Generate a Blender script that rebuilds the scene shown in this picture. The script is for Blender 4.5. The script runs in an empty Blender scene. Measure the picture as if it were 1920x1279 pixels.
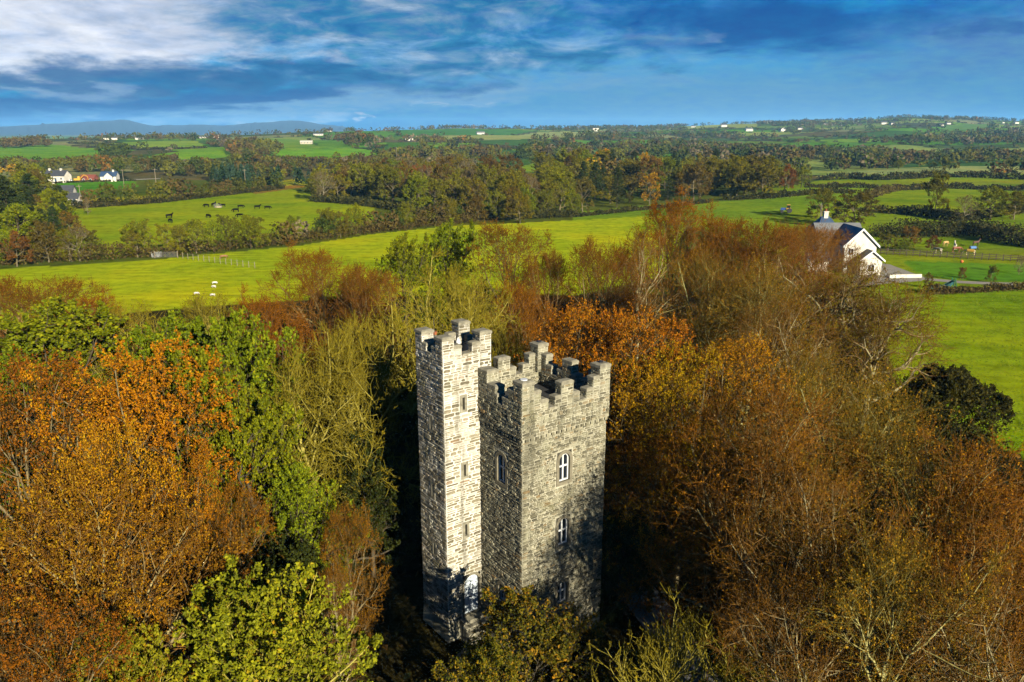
import bpy, math
import numpy as np
from mathutils import Vector

scene = bpy.context.scene
C = scene.collection
rad = math.radians
F, CH, PITCH = 1478.0, 25.0, rad(14.9)          # focal length in photo pixels, eye height, tilt
CP, SP = math.cos(PITCH), math.sin(PITCH)

# ------------------------------------------------------------------ camera
cam = bpy.data.cameras.new('camera')
cam.sensor_width = 36.0
cam.lens = F / 1920 * 36
cam.clip_start, cam.clip_end = 0.5, 60000
cam_o = bpy.data.objects.new('camera', cam)
cam_o.location = (0, 0, CH)
cam_o.rotation_euler = (rad(90) - PITCH, 0, 0)
C.objects.link(cam_o)
scene.camera = cam_o

# ------------------------------------------------------------------ light and exposure
EXPOSURE = 2.2
ALB, LEAF = 0.49, 0.43
SKY_STRENGTH = 0.1
SUN_EL, SUN_AZ = rad(20), math.atan2(0.50, -0.866)      # azimuth measured from +Y towards +X
sdir = Vector((math.sin(SUN_AZ) * math.cos(SUN_EL), math.cos(SUN_AZ) * math.cos(SUN_EL), math.sin(SUN_EL)))
sun = bpy.data.lights.new('sun', 'SUN')
sun.energy, sun.angle, sun.color = 4.9, rad(0.5), (1.0, 0.89, 0.66)
sun_o = bpy.data.objects.new('sun', sun)
sun_o.rotation_euler = sdir.to_track_quat('Z', 'Y').to_euler()
C.objects.link(sun_o)
vs = scene.view_settings
vs.view_transform, vs.look, vs.exposure, vs.gamma = 'Standard', 'None', EXPOSURE, 1.0
vs.use_curve_mapping = False
scene.cycles.max_bounces = 5
scene.cycles.diffuse_bounces = 2
scene.cycles.transmission_bounces = 3
scene.cycles.volume_bounces = 0
scene.cycles.use_denoising = True


class Nodes:
    """small expression helper for node trees"""
    def __init__(self, nt):
        self.nt = nt
        nt.nodes.clear()

    def new(self, t, **kw):
        n = self.nt.nodes.new(t)
        for k, v in kw.items():
            setattr(n, k, v)
        return n

    def put(self, sock, v):
        if isinstance(v, bpy.types.NodeSocket):
            self.nt.links.new(v, sock)
        elif v is not None:
            if hasattr(sock.default_value, '__len__'):
                v = tuple(v) if hasattr(v, '__len__') else (v,) * len(sock.default_value)
                if len(sock.default_value) == 4 and len(v) == 3:
                    v = (*v, 1)
            sock.default_value = v

    def m(self, op, a, b=None, c=None, clamp=False):
        n = self.new('ShaderNodeMath', operation=op, use_clamp=clamp)
        for i, v in enumerate((a, b, c)):
            if v is not None:
                self.put(n.inputs[i], v)
        return n.outputs[0]

    def v(self, op, a, b=None):
        n = self.new('ShaderNodeVectorMath', operation=op)
        self.put(n.inputs[0], a)
        if b is not None:
            self.put(n.inputs[3] if op == 'SCALE' else n.inputs[1], b)
        return n.outputs[0]

    def mix(self, f, a, b, mode='MIX'):
        n = self.new('ShaderNodeMix', data_type='RGBA', blend_type=mode)
        self.put(n.inputs[0], f)
        self.put(n.inputs[6], a)
        self.put(n.inputs[7], b)
        return n.outputs[2]

    def noise(self, vec, scale, detail=4, rough=0.55, dist=0.0, color=False):
        n = self.new('ShaderNodeTexNoise')
        self.put(n.inputs['Vector'], vec)
        self.put(n.inputs['Scale'], scale)
        n.inputs['Detail'].default_value = detail
        n.inputs['Roughness'].default_value = rough
        n.inputs['Distortion'].default_value = dist
        return n.outputs['Color' if color else 'Fac']

    def ramp(self, f, stops, mode='LINEAR'):
        n = self.new('ShaderNodeValToRGB')
        n.color_ramp.interpolation = mode
        e = n.color_ramp.elements
        while len(e) < len(stops):
            e.new(0.5)
        for k, (p, c) in enumerate(stops):
            e[k].position = p
            e[k].color = (*c, 1) if hasattr(c, '__len__') else (c, c, c, 1)
        self.put(n.inputs[0], f)
        return n.outputs[0]

    def smooth(self, f, lo, hi):
        n = self.new('ShaderNodeMapRange', interpolation_type='SMOOTHSTEP')
        for k, v in enumerate((f, lo, hi, 0.0, 1.0)):
            self.put(n.inputs[k], v)
        return n.outputs[0]

    def attr(self, name, color=False):
        n = self.new('ShaderNodeAttribute', attribute_name=name)
        return n.outputs['Color' if color else 'Fac']


def srgb(r, g, b):
    return tuple((c / 255 / 12.92) if c < 10.3 else ((c / 255 + 0.055) / 1.055) ** 2.4 for c in (r, g, b))


# ------------------------------------------------------------------ sky
def ray(px, py):
    u, v = (px - 960) / F, (py - 639.5) / F
    return np.array([u, CP - v * SP, -(SP + v * CP)])


def sky_xy(px, py):
    d = ray(px, py)
    d = d / np.linalg.norm(d)
    return math.atan2(d[0], d[1]) * 1000, math.asin(d[2]) * 1000


def build_world():
    w = bpy.data.worlds.new('World')
    scene.world = w
    w.use_nodes = True
    g = Nodes(w.node_tree)
    k = 1.0 / (SKY_STRENGTH * 2 ** EXPOSURE)
    T = lambda r, gg, b: tuple(c * k for c in srgb(r, gg, b))
    tex = g.new('ShaderNodeTexCoord').outputs['Generated']
    sep = g.new('ShaderNodeSeparateXYZ')
    g.put(sep.inputs[0], tex)
    x, y, z = sep.outputs
    az = g.m('MULTIPLY', g.m('ARCTAN2', x, y), 1000)
    el = g.m('MULTIPLY', g.m('ARCSINE', z), 1000)
    zz = g.m('ADD', g.m('MAXIMUM', z, 0.0), 0.19)
    plane = g.new('ShaderNodeCombineXYZ')
    g.put(plane.inputs[0], g.m('DIVIDE', x, zz))
    g.put(plane.inputs[1], g.m('DIVIDE', y, zz))
    pv = plane.outputs[0]
    big = g.noise(pv, 1.3, 3, 0.5, 0.3)
    mid = g.noise(pv, 3.4, 8, 0.62, 0.4)
    wob = g.noise(pv, 2.0, 7, 0.62, 0.2, color=True)
    sw = g.new('ShaderNodeSeparateXYZ')
    g.put(sw.inputs[0], wob)
    azw = g.m('ADD', az, g.m('MULTIPLY', g.m('SUBTRACT', sw.outputs[0], 0.5), 420))
    elw = g.m('ADD', el, g.m('MULTIPLY', g.m('SUBTRACT', sw.outputs[1], 0.5), 62))

    def blob(px, py, hw, hh, slope=0.0, soft=0.6, n=0.8):
        x0, e0 = sky_xy(px, py)
        x1 = sky_xy(px + hw, py)[0]
        wx = abs(x1 - x0) if px < 960 else abs(x0 - sky_xy(px - hw, py)[0])
        wy = hh * 0.62
        dx = g.m('SUBTRACT', azw, x0)
        dy = g.m('SUBTRACT', g.m('SUBTRACT', elw, e0), g.m('MULTIPLY', dx, slope))
        q = g.m('ADD', g.m('POWER', g.m('DIVIDE', g.m('ABSOLUTE', dx), wx), 2), g.m('POWER', g.m('DIVIDE', g.m('ABSOLUTE', dy), wy), 2))
        q = g.m('ADD', g.m('SQRT', q), g.m('MULTIPLY', g.m('SUBTRACT', mid, 0.5), n))
        return g.smooth(q, 1 + soft * 0.5, 1 - soft * 0.7)

    sky = g.new('ShaderNodeTexSky', sky_type='NISHITA', sun_disc=False)
    sky.sun_elevation, sky.sun_rotation = SUN_EL, SUN_AZ
    sky.air_density, sky.dust_density, sky.ozone_density = 1.0, 0.3, 4.0
    base = g.mix(1.0, sky.outputs[0], (0.002, 0.165, 0.29), 'MULTIPLY')
    horiz = g.smooth(el, 110, 0)
    right = g.smooth(az, -150, 500)
    base = g.mix(g.m('MULTIPLY', horiz, 0.85), base, g.mix(right, T(0, 80, 162), T(14, 102, 172)))
    # generic layered cloud that also goes on outside the frame
    gen = g.smooth(g.m('ADD', g.m('MULTIPLY', mid, 0.6), g.m('MULTIPLY', big, 0.4)), 0.42, 0.66)
    high = g.smooth(el, 20, 170)
    col = g.mix(g.m('MULTIPLY', gen, g.m('ADD', g.m('MULTIPLY', high, 0.36), 0.14)), base, T(56, 116, 166))
    tone = g.ramp(mid, [(0.34, T(8, 92, 148)), (0.46, T(48, 118, 166)), (0.56, T(108, 144, 180)), (0.70, T(178, 196, 216))])
    pale = g.ramp(mid, [(0.3, T(165, 184, 214)), (0.48, T(214, 221, 238)), (0.66, T(244, 245, 250))])

    def lay(m, c, amt):
        nonlocal col
        col = g.mix(g.m('MULTIPLY', m, amt), col, c)
    lay(blob(1400, 190, 620, 100, 0.0, 1.4, 0.6), T(96, 150, 192), 0.9)      # pale rain veil on the right
    lay(blob(1880, 70, 260, 70, 0.0, 1.2, 0.6), T(84, 126, 178), 0.8)
    lay(blob(640, 196, 560, 26, 0.085, 1.0, 0.8), T(118, 160, 198), 0.85)      # pale wedge under the dark band
    lay(blob(600, 20, 720, 110, 0.02, 0.8, 1.1), tone, 0.92)                   # broken grey mass, top
    lay(blob(880, 118, 420, 30, 0.06, 1.0, 1.2), tone, 0.75)
    lay(blob(20, 58, 430, 98, 0.0, 0.5, 1.1), pale, 0.92)                      # bright bank, top left
    lay(blob(330, 100, 200, 22, 0.0, 0.9, 1.3), pale, 0.6)
    lay(blob(160, 152, 700, 27, 0.03, 0.9, 1.1), T(4, 88, 146), 0.9)          # slate bands
    lay(blob(60, 168, 130, 8, 0.0, 1.0, 1.0), T(130, 160, 196), 0.7)
    lay(blob(250, 196, 560, 18, 0.06, 0.8, 0.7), T(0, 78, 148), 0.9)
    lay(blob(1430, 45, 330, 50, 0.0, 0.9, 0.9), T(0, 80, 154), 0.94)           # deep blue gap, top right
    lay(blob(1250, 70, 60, 10, 0.0, 1.2, 1.2), T(110, 150, 190), 0.6)
    lay(blob(1870, 50, 70, 22, 0.0, 0.9, 0.7), T(24, 88, 160), 0.6)
    lay(blob(500, 226, 170, 6, 0.0, 1.1, 1.2), T(150, 178, 208), 0.85)
    lay(blob(735, 231, 26, 6, 0.0, 1.0, 1.0), T(190, 198, 216), 0.8)
    lay(blob(830, 195, 60, 4, 0.05, 1.0, 1.0), T(150, 180, 208), 0.7)
    lay(blob(260, 206, 90, 6, 0.0, 1.2, 1.0), T(70, 130, 186), 0.7)
    fine = g.noise(pv, 11.0, 6, 0.65, 0.3)
    col = g.mix(0.4, col, g.ramp(fine, [(0.3, 0.2), (0.7, 0.8)]), 'OVERLAY')
    bg = g.new('ShaderNodeBackground')
    g.put(bg.inputs[0], col)
    bg.inputs[1].default_value = SKY_STRENGTH
    out = g.new('ShaderNodeOutputWorld')
    g.nt.links.new(bg.outputs[0], out.inputs[0])
build_world()

# ------------------------------------------------------------------ mesh helpers
def mesh(name, V, quads=None, tris=None, mats=(), mi=None, smooth=False, attrs=None, colors=None):
    V = np.asarray(V, dtype=np.float32)
    me = bpy.data.meshes.new(name)
    q = np.zeros((0, 4), np.int32) if quads is None or len(quads) == 0 else np.asarray(quads, np.int32)
    t = np.zeros((0, 3), np.int32) if tris is None or len(tris) == 0 else np.asarray(tris, np.int32)
    nq, nt = len(q), len(t)
    me.vertices.add(len(V))
    me.vertices.foreach_set('co', V.ravel())
    me.loops.add(nq * 4 + nt * 3)
    me.loops.foreach_set('vertex_index', np.concatenate([q.ravel(), t.ravel()]).astype(np.int32))
    me.polygons.add(nq + nt)
    starts = np.concatenate([np.arange(nq) * 4, nq * 4 + np.arange(nt) * 3]).astype(np.int32)
    me.polygons.foreach_set('loop_start', starts)
    for m_ in mats:
        me.materials.append(m_)
    if mi is not None:
        me.polygons.foreach_set('material_index', np.asarray(mi, np.int32))
    if hasattr(smooth, '__len__'):
        me.polygons.foreach_set('use_smooth', np.asarray(smooth, bool))
    else:
        me.polygons.foreach_set('use_smooth', np.full(nq + nt, bool(smooth)))
    for k, a in (attrs or {}).items():
        at_ = me.attributes.new(k, 'FLOAT', 'POINT')
        at_.data.foreach_set('value', np.asarray(a, np.float32))
    for k, a in (colors or {}).items():
        at_ = me.attributes.new(k, 'FLOAT_COLOR', 'POINT')
        at_.data.foreach_set('color', np.asarray(a, np.float32).ravel())
    me.update(calc_edges=True)
    return me


def obj(name, me, parent=None, loc=None, rot=None):
    o = bpy.data.objects.new(name, me)
    C.objects.link(o)
    if parent is not None:
        o.parent = parent
    if loc is not None:
        o.location = loc
    if rot is not None:
        o.rotation_euler = rot
    return o


def tag(o, label=None, cat=None, group=None, kind=None):
    for k, v_ in (('label', label), ('category', cat), ('group', group), ('kind', kind)):
        if v_:
            o[k] = v_
    return o


def thing(name, label, cat, loc=(0, 0, 0), rz=0.0, group=None):
    return tag(obj(name, None, None, loc, (0, 0, rz)), label, cat, group)


class MB:
    """collects convex bits into one mesh"""
    def __init__(self):
        self.V, self.Q, self.T, self.R, self.n, self.r = [], [], [], [], 0, 0.5

    def add(self, V, Q=(), T=()):
        V = np.asarray(V, float).reshape(-1, 3)
        self.V.append(V)
        self.R.append(np.full(len(V), self.r))
        if len(Q):
            self.Q.append(np.asarray(Q, int) + self.n)
        if len(T):
            self.T.append(np.asarray(T, int) + self.n)
        self.n += len(V)

    def frame_box(self, o, a, b, c, top=None):
        """box from corner o along vectors a,b,c; top scales the far (c) face about its middle"""
        o, a, b, c = (np.asarray(k, float) for k in (o, a, b, c))
        lo = [o, o + a, o + a + b, o + b]
        hi = [p + c for p in lo]
        if top is not None:
            mid = sum(hi) / 4
            hi = [mid + (p - mid) * top for p in hi]
        self.add(lo + hi, [(3, 2, 1, 0), (4, 5, 6, 7), (0, 1, 5, 4), (1, 2, 6, 5), (2, 3, 7, 6), (3, 0, 4, 7)])

    def box(self, x0, y0, z0, x1, y1, z1, top=None):
        self.frame_box((x0, y0, z0), (x1 - x0, 0, 0), (0, y1 - y0, 0), (0, 0, z1 - z0), top)

    def prism(self, poly, axis):
        """planar polygon (list of 3D points, convex or nearly) extruded along axis"""
        P = np.asarray(poly, float)
        n = len(P)
        V = np.vstack([P, P + np.asarray(axis, float)])
        Q = [(i, (i + 1) % n, n + (i + 1) % n, n + i) for i in range(n)]
        V = np.vstack([V, P.mean(0), P.mean(0) + np.asarray(axis, float)])
        T = [((i + 1) % n, i, 2 * n) for i in range(n)] + [(n + i, n + (i + 1) % n, 2 * n + 1) for i in range(n)]
        self.add(V, Q, T)

    def ring(self, outer, inner, axis):
        """flat ring between two equally long outlines, extruded along axis"""
        A, B, ax = np.asarray(outer, float), np.asarray(inner, float), np.asarray(axis, float)
        n = len(A)
        V = np.vstack([A, B, A + ax, B + ax])
        Q = []
        for i in range(n):
            j = (i + 1) % n
            Q += [(i, j, n + j, n + i), (2 * n + i, 3 * n + i, 3 * n + j, 2 * n + j), (i, 2 * n + i, 2 * n + j, j), (n + i, n + j, 3 * n + j, 3 * n + i)]
        self.add(V, Q)

    def tube(self, pts, r, sides=6, cap=True):
        P = np.asarray(pts, float)[None]
        rr = np.broadcast_to(np.asarray(r, float), (P.shape[1],))[None]
        V, Q = tubes(P, rr, sides, np.random.default_rng(1))
        T = []
        if cap:
            n = len(V)
            V = np.vstack([V, P[0, 0], P[0, -1]])
            T = [((i + 1) % sides, i, n) for i in range(sides)] + [(n - sides + i, n - sides + (i + 1) % sides, n + 1) for i in range(sides)]
        self.add(V, Q, T)

    def mesh(self, name, mats, smooth=False, mi=None):
        V = np.vstack(self.V)
        return mesh(name, V, np.vstack(self.Q) if self.Q else None, np.vstack(self.T) if self.T else None,
                    mats if isinstance(mats, (list, tuple)) else [mats], mi, smooth, {'rnd': np.concatenate(self.R)})

    def build(self, name, mats, parent=None, smooth=False, loc=None, rot=None):
        return obj(name, self.mesh(name, mats, smooth), parent, loc, rot)


def tubes(P, R, sides, rng):
    """P (n,k,3) centre lines, R (n,k) radii -> verts, quads"""
    n, k, _ = P.shape
    T = np.gradient(P, axis=1)
    T /= np.linalg.norm(T, axis=2, keepdims=True) + 1e-9
    ref = rng.normal(size=(n, 1, 3))
    N = np.cross(T, ref)
    N /= np.linalg.norm(N, axis=2, keepdims=True) + 1e-9
    B = np.cross(T, N)
    a = np.arange(sides) * 2 * math.pi / sides
    V = P[:, :, None] + R[:, :, None, None] * (np.cos(a)[None, None, :, None] * N[:, :, None] + np.sin(a)[None, None, :, None] * B[:, :, None])
    base = (np.arange(n) * k * sides)[:, None, None] + (np.arange(k - 1) * sides)[None, :, None]
    i = np.arange(sides)[None, None]
    j = (np.arange(sides) + 1)[None, None] % sides
    Q = np.stack([base + i, base + j, base + sides + j, base + sides + i], -1).reshape(-1, 4)
    return V.reshape(-1, 3), Q


# ------------------------------------------------------------------ materials
def material(name, fn):
    m = bpy.data.materials.new(name)
    m.use_nodes = True
    g = Nodes(m.node_tree)
    out = g.new('ShaderNodeOutputMaterial')
    s = fn(g)
    g.nt.links.new(s, out.inputs[0])
    return m


def principled(g, color, rough=0.8, bump=None, bstr=0.3, bdist=0.05, spec=0.3, metal=0.0):
    p = g.new('ShaderNodeBsdfPrincipled')
    g.put(p.inputs['Base Color'], color)
    g.put(p.inputs['Roughness'], rough)
    p.inputs['Specular IOR Level'].default_value = spec
    p.inputs['Metallic'].default_value = metal
    if bump is not None:
        b = g.new('ShaderNodeBump')
        b.inputs['Strength'].default_value = bstr
        b.inputs['Distance'].default_value = bdist
        g.put(b.inputs['Height'], bump)
        g.nt.links.new(b.outputs[0], p.inputs['Normal'])
    return p.outputs[0]


def plain(name, c, rough=0.6, var=0.25, scale=3.0, spec=0.3, metal=0.0):
    def fn(g):
        pos = g.new('ShaderNodeTexCoord').outputs['Object']
        n = g.noise(pos, scale, 5, 0.6)
        col = g.mix(1.0, tuple(k_ * ALB for k_ in c), g.ramp(n, [(0.25, 1 - var), (0.75, 1 + var * 0.4)]), 'MULTIPLY')
        return principled(g, col, rough, n, 0.15, 0.02, spec, metal)
    return material(name, fn)


def leaf_mat(name, stops, hue=0.03, val=0.25, trans=0.25):
    """stops: colours picked by each leaf's own random number"""
    def fn(g):
        oi = g.new('ShaderNodeObjectInfo').outputs['Random']
        c = g.ramp(g.attr('rnd'), [(p_, tuple(k_ * LEAF for k_ in c_)) for p_, c_ in stops])
        h = g.new('ShaderNodeHueSaturation')
        g.put(h.inputs['Color'], c)
        g.put(h.inputs['Hue'], g.m('ADD', 0.5 - hue / 2, g.m('MULTIPLY', oi, hue)))
        oi2 = g.m('FRACT', g.m('MULTIPLY', oi, 7.31))
        g.put(h.inputs['Value'], g.m('ADD', 1 - val / 2, g.m('MULTIPLY', oi2, val)))
        d = principled(g, h.outputs[0], 0.6, spec=0.04)
        t = g.new('ShaderNodeBsdfTranslucent')
        g.put(t.inputs[0], h.outputs[0])
        mx = g.new('ShaderNodeMixShader')
        mx.inputs[0].default_value = trans
        g.nt.links.new(d, mx.inputs[1])
        g.nt.links.new(t.outputs[0], mx.inputs[2])
        return mx.outputs[0]
    return material(name, fn)


def bark_mat(name, old, young):
    def fn(g):
        pos = g.new('ShaderNodeTexCoord').outputs['Object']
        n = g.noise(pos, 5.0, 5, 0.65)
        c = g.mix(g.attr('lvl'), tuple(k_ * LEAF for k_ in old), tuple(k_ * LEAF for k_ in young))
        c = g.mix(1.0, c, g.ramp(n, [(0.3, 0.5), (0.7, 1.2)]), 'MULTIPLY')
        return principled(g, c, 0.9, n, 0.4, 0.03, 0.04)
    return material(name, fn)

# ------------------------------------------------------------------ terrain
RIDGE_PX = [-700, 0, 100, 300, 450, 600, 700, 850, 960, 1100, 1200, 1300, 1450, 1600, 1700, 1800, 1920, 2600]
RIDGE_PY = [262, 262, 263, 258, 254, 248, 246, 241, 241, 241, 240, 236, 230, 226, 219, 222, 227, 232]
RIDGE_D = [1500, 1500, 1500, 1500, 1550, 1700, 1800, 2100, 2300, 2500, 2700, 2900, 3000, 3100, 3200, 3200, 3200, 3200]
RISE_D = [520, 520, 520, 520, 540, 560, 600, 640, 660, 680, 700, 740, 780, 800, 800, 800, 800, 800]
_az, _zr = [], []
for px_, py_, d_ in zip(RIDGE_PX, RIDGE_PY, RIDGE_D):
    r_ = ray(px_, py_)
    _az.append(math.atan2(r_[0], r_[1]))
    _zr.append(CH + d_ * r_[2] / math.hypot(r_[0], r_[1]))


def sstep(a, b, x):
    t = np.clip((x - a) / (b - a), 0, 1)
    return t * t * (3 - 2 * t)


def tz(x, y):
    x, y = np.asarray(x, float), np.asarray(y, float)
    D = np.hypot(x, y)
    az = np.arctan2(x, y)
    zr, dr, d0 = np.interp(az, _az, _zr), np.interp(az, _az, RIDGE_D), np.interp(az, _az, RISE_D)
    up = sstep(d0, dr, D)
    up = 0.45 * up + 0.55 * np.clip((D - d0) / (dr - d0), 0, 1)
    z = zr * up * (1 - sstep(dr, dr * 1.9, D))
    w = sstep(130, 420, D)
    z = z + w * (1.1 * np.sin(x * 0.021 + 1.3) * np.sin(y * 0.017 + 0.4) + 0.7 * np.sin(x * 0.043 - y * 0.031))
    w2 = sstep(600, 1300, D) * (1 - sstep(dr * 0.9, dr, D))
    z = z + w2 * (3.5 * np.sin(x * 0.0062 + y * 0.0031) * np.sin(y * 0.0075 + 1.0) + 2.0 * np.sin(x * 0.013 - y * 0.009))
    # the ground swells gently on the right, beyond the house
    z = z + 1.6 * np.exp(-((x - 150) / 60) ** 2 - ((y - 255) / 34) ** 2) + 1.4 * np.exp(-((x - 100) / 50) ** 2 - ((y - 330) / 30) ** 2)
    return z


_T = np.geomspace(12, 9000, 900)


def at(px, py):
    """the ground point seen along one line of sight"""
    d = ray(px, py)
    d = d / np.linalg.norm(d)
    P = d[None] * _T[:, None]
    below = CH + P[:, 2] < tz(P[:, 0], P[:, 1])
    i = int(np.argmax(below)) if below.any() else len(_T) - 1
    lo, hi = _T[max(i - 1, 0)], _T[i]
    for _ in range(24):
        m = (lo + hi) / 2
        if CH + d[2] * m < tz(d[0] * m, d[1] * m):
            hi = m
        else:
            lo = m
    return np.array([d[0] * hi, d[1] * hi, float(tz(d[0] * hi, d[1] * hi))])


def inside(poly, X, Y):
    r = np.zeros(X.shape, bool)
    n = len(poly)
    for i in range(n):
        x0, y0 = poly[i][:2]
        x1, y1 = poly[(i + 1) % n][:2]
        if y0 == y1:
            continue
        c = ((y0 > Y) != (y1 > Y)) & (X < (x1 - x0) * (Y - y0) / (y1 - y0) + x0)
        r ^= c
    return r


# patchwork of far fields: a jittered lattice of cells
def cell_lookup(X, Y, sx=165.0, sy=115.0, a=0.35):
    u = (X * math.cos(a) + Y * math.sin(a)) / sx
    v = (-X * math.sin(a) + Y * math.cos(a)) / sy
    u = u + 0.16 * np.sin(v * 1.7)
    iu, iv = np.floor(u), np.floor(v)
    best = np.full(X.shape, 9.0)
    sec = np.full(X.shape, 9.0)
    cid = np.zeros(X.shape)
    for du in (-1, 0, 1):
        for dv in (-1, 0, 1):
            cu, cv = iu + du, iv + dv
            h1 = np.modf(np.abs(np.sin(cu * 127.1 + cv * 311.7) * 43758.5453))[0]
            h2 = np.modf(np.abs(np.sin(cu * 269.5 + cv * 183.3) * 23421.631))[0]
            d = np.maximum(np.abs(u - cu - 0.25 - 0.5 * h1), np.abs(v - cv - 0.25 - 0.5 * h2)) + 0.25 * np.hypot(u - cu - 0.25 - 0.5 * h1, v - cv - 0.25 - 0.5 * h2)
            h3 = np.modf(np.abs(np.sin(cu * 91.7 + cv * 57.9) * 9153.77))[0]
            closer = d < best
            sec = np.where(closer, best, np.minimum(sec, d))
            cid = np.where(closer, h3, cid)
            best = np.where(closer, d, best)
    return cid, (sec - best) * 0.5 * (sx + sy) / 2


FAR_COLS = np.array([(.08, .20, .010), (.12, .22, .014), (.10, .16, .018), (.055, .085, .020), (.17, .22, .050), (.07, .17, .012),
                     (.09, .08, .030), (.045, .10, .018), (.17, .18, .075), (.05, .055, .022)])
YG, GR, DG = (.29, .345, .006), (.20, .26, .006), (.07, .20, .008)
FIELDS = [
    # px outline on the ground, colour
    ([(1450, 352), (1600, 322), (1920, 312), (2300, 312), (2300, 560), (1650, 560), (1380, 450), (1280, 420), (1440, 372)], (.16, .22, .008)),
    ([(1530, 331), (1600, 322), (1760, 312), (2200, 305), (2200, 322), (1700, 326)], (.22, .26, .085)),
    ([(1500, 352), (1650, 341), (1920, 338), (2100, 336), (2100, 350), (1700, 352), (1640, 353)], (.15, .19, .012)),
    ([(1640, 404), (1740, 413), (1800, 424), (1920, 404), (2050, 400), (2050, 455), (1850, 440), (1650, 435)], (.15, .20, .012)),
    ([(1080, 397), (1240, 382), (1400, 375), (1500, 366), (1600, 360), (1580, 400), (1440, 410), (1240, 414), (1072, 414)], (.14, .22, .012)),
    ([(110, 425), (140, 392), (300, 381), (530, 353), (590, 362), (600, 378), (705, 387), (690, 437), (560, 454), (430, 467), (300, 479), (150, 486), (120, 440)], GR),
    ([(60, 343), (250, 338), (262, 350), (180, 364), (90, 363)], DG),
    ([(130, 376), (210, 370), (320, 365), (430, 354), (330, 373), (140, 386)], (.24, .22, .010)),
    ([(450, 353), (540, 345), (575, 350), (480, 364)], (.19, .12, .02)),
    ([(520, 340), (560, 334), (575, 346), (530, 349)], (.22, .23, .012)),
    ([(-60, 280), (95, 270), (140, 276), (258, 281), (190, 292), (130, 301), (60, 306), (-60, 310)], (.11, .23, .012)),
    ([(160, 273), (300, 264), (370, 264), (390, 277), (260, 277)], (.17, .25, .022)),
    ([(275, 295), (350, 281), (440, 285), (464, 290), (390, 298), (300, 300)], (.12, .24, .012)),
    ([(505, 281), (570, 283), (640, 280), (706, 282), (702, 299), (640, 302), (560, 301)], (.12, .26, .012)),
    ([(590, 264), (690, 262), (690, 277), (600, 279)], (.09, .19, .016)),
    ([(720, 266), (780, 268), (800, 281), (730, 282)], (.06, .13, .014)),
    ([(830, 256), (1000, 249), (1125, 248), (1080, 258), (960, 262), (840, 263)], (.22, .25, .075)),
    ([(735, 244), (900, 243), (1010, 245), (830, 254), (750, 252)], (.055, .15, .022)),
    ([(1045, 282), (1142, 276), (1130, 289), (1050, 294)], (.10, .19, .03)),
    ([(868, 322), (1000, 306), (1008, 319), (930, 327), (890, 333)], (.15, .24, .012)),
    ([(560, 262), (600, 276), (560, 280), (440, 276), (430, 262)], (.12, .21, .02)),
    ([(1280, 236), (1420, 230), (1420, 238), (1290, 243)], (.20, .24, .045)),
    ([(1770, 236), (1850, 232), (1856, 246), (1770, 248)], (.09, .17, .03)),
    ([(1480, 352), (1540, 347), (1660, 352), (1620, 366), (1500, 364)], (.15, .23, .012)),
    # sheep field in front of the stream
    ([(-400, 540), (0, 505), (300, 486), (560, 461), (700, 439), (840, 424), (1075, 413), (1240, 404), (1290, 420), (1240, 520), (1050, 560), (700, 640), (0, 640), (-400, 680)], YG),
    ([(1690, 490), (1930, 496), (2100, 500), (2100, 527), (1900, 528), (1780, 524), (1720, 510)], (.085, .20, .012)),
    ([(1640, 462), (2100, 470), (2100, 488), (1650, 478)], (.15, .19, .012)),
    # meadow on the right of the wood
    ([(1660, 620), (1700, 562), (1760, 556), (1940, 546), (2300, 546), (2300, 1000), (1960, 880), (1800, 800), (1660, 770)], (.19, .26, .005)),
]
LITTER = (.032, .026, .008)


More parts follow.
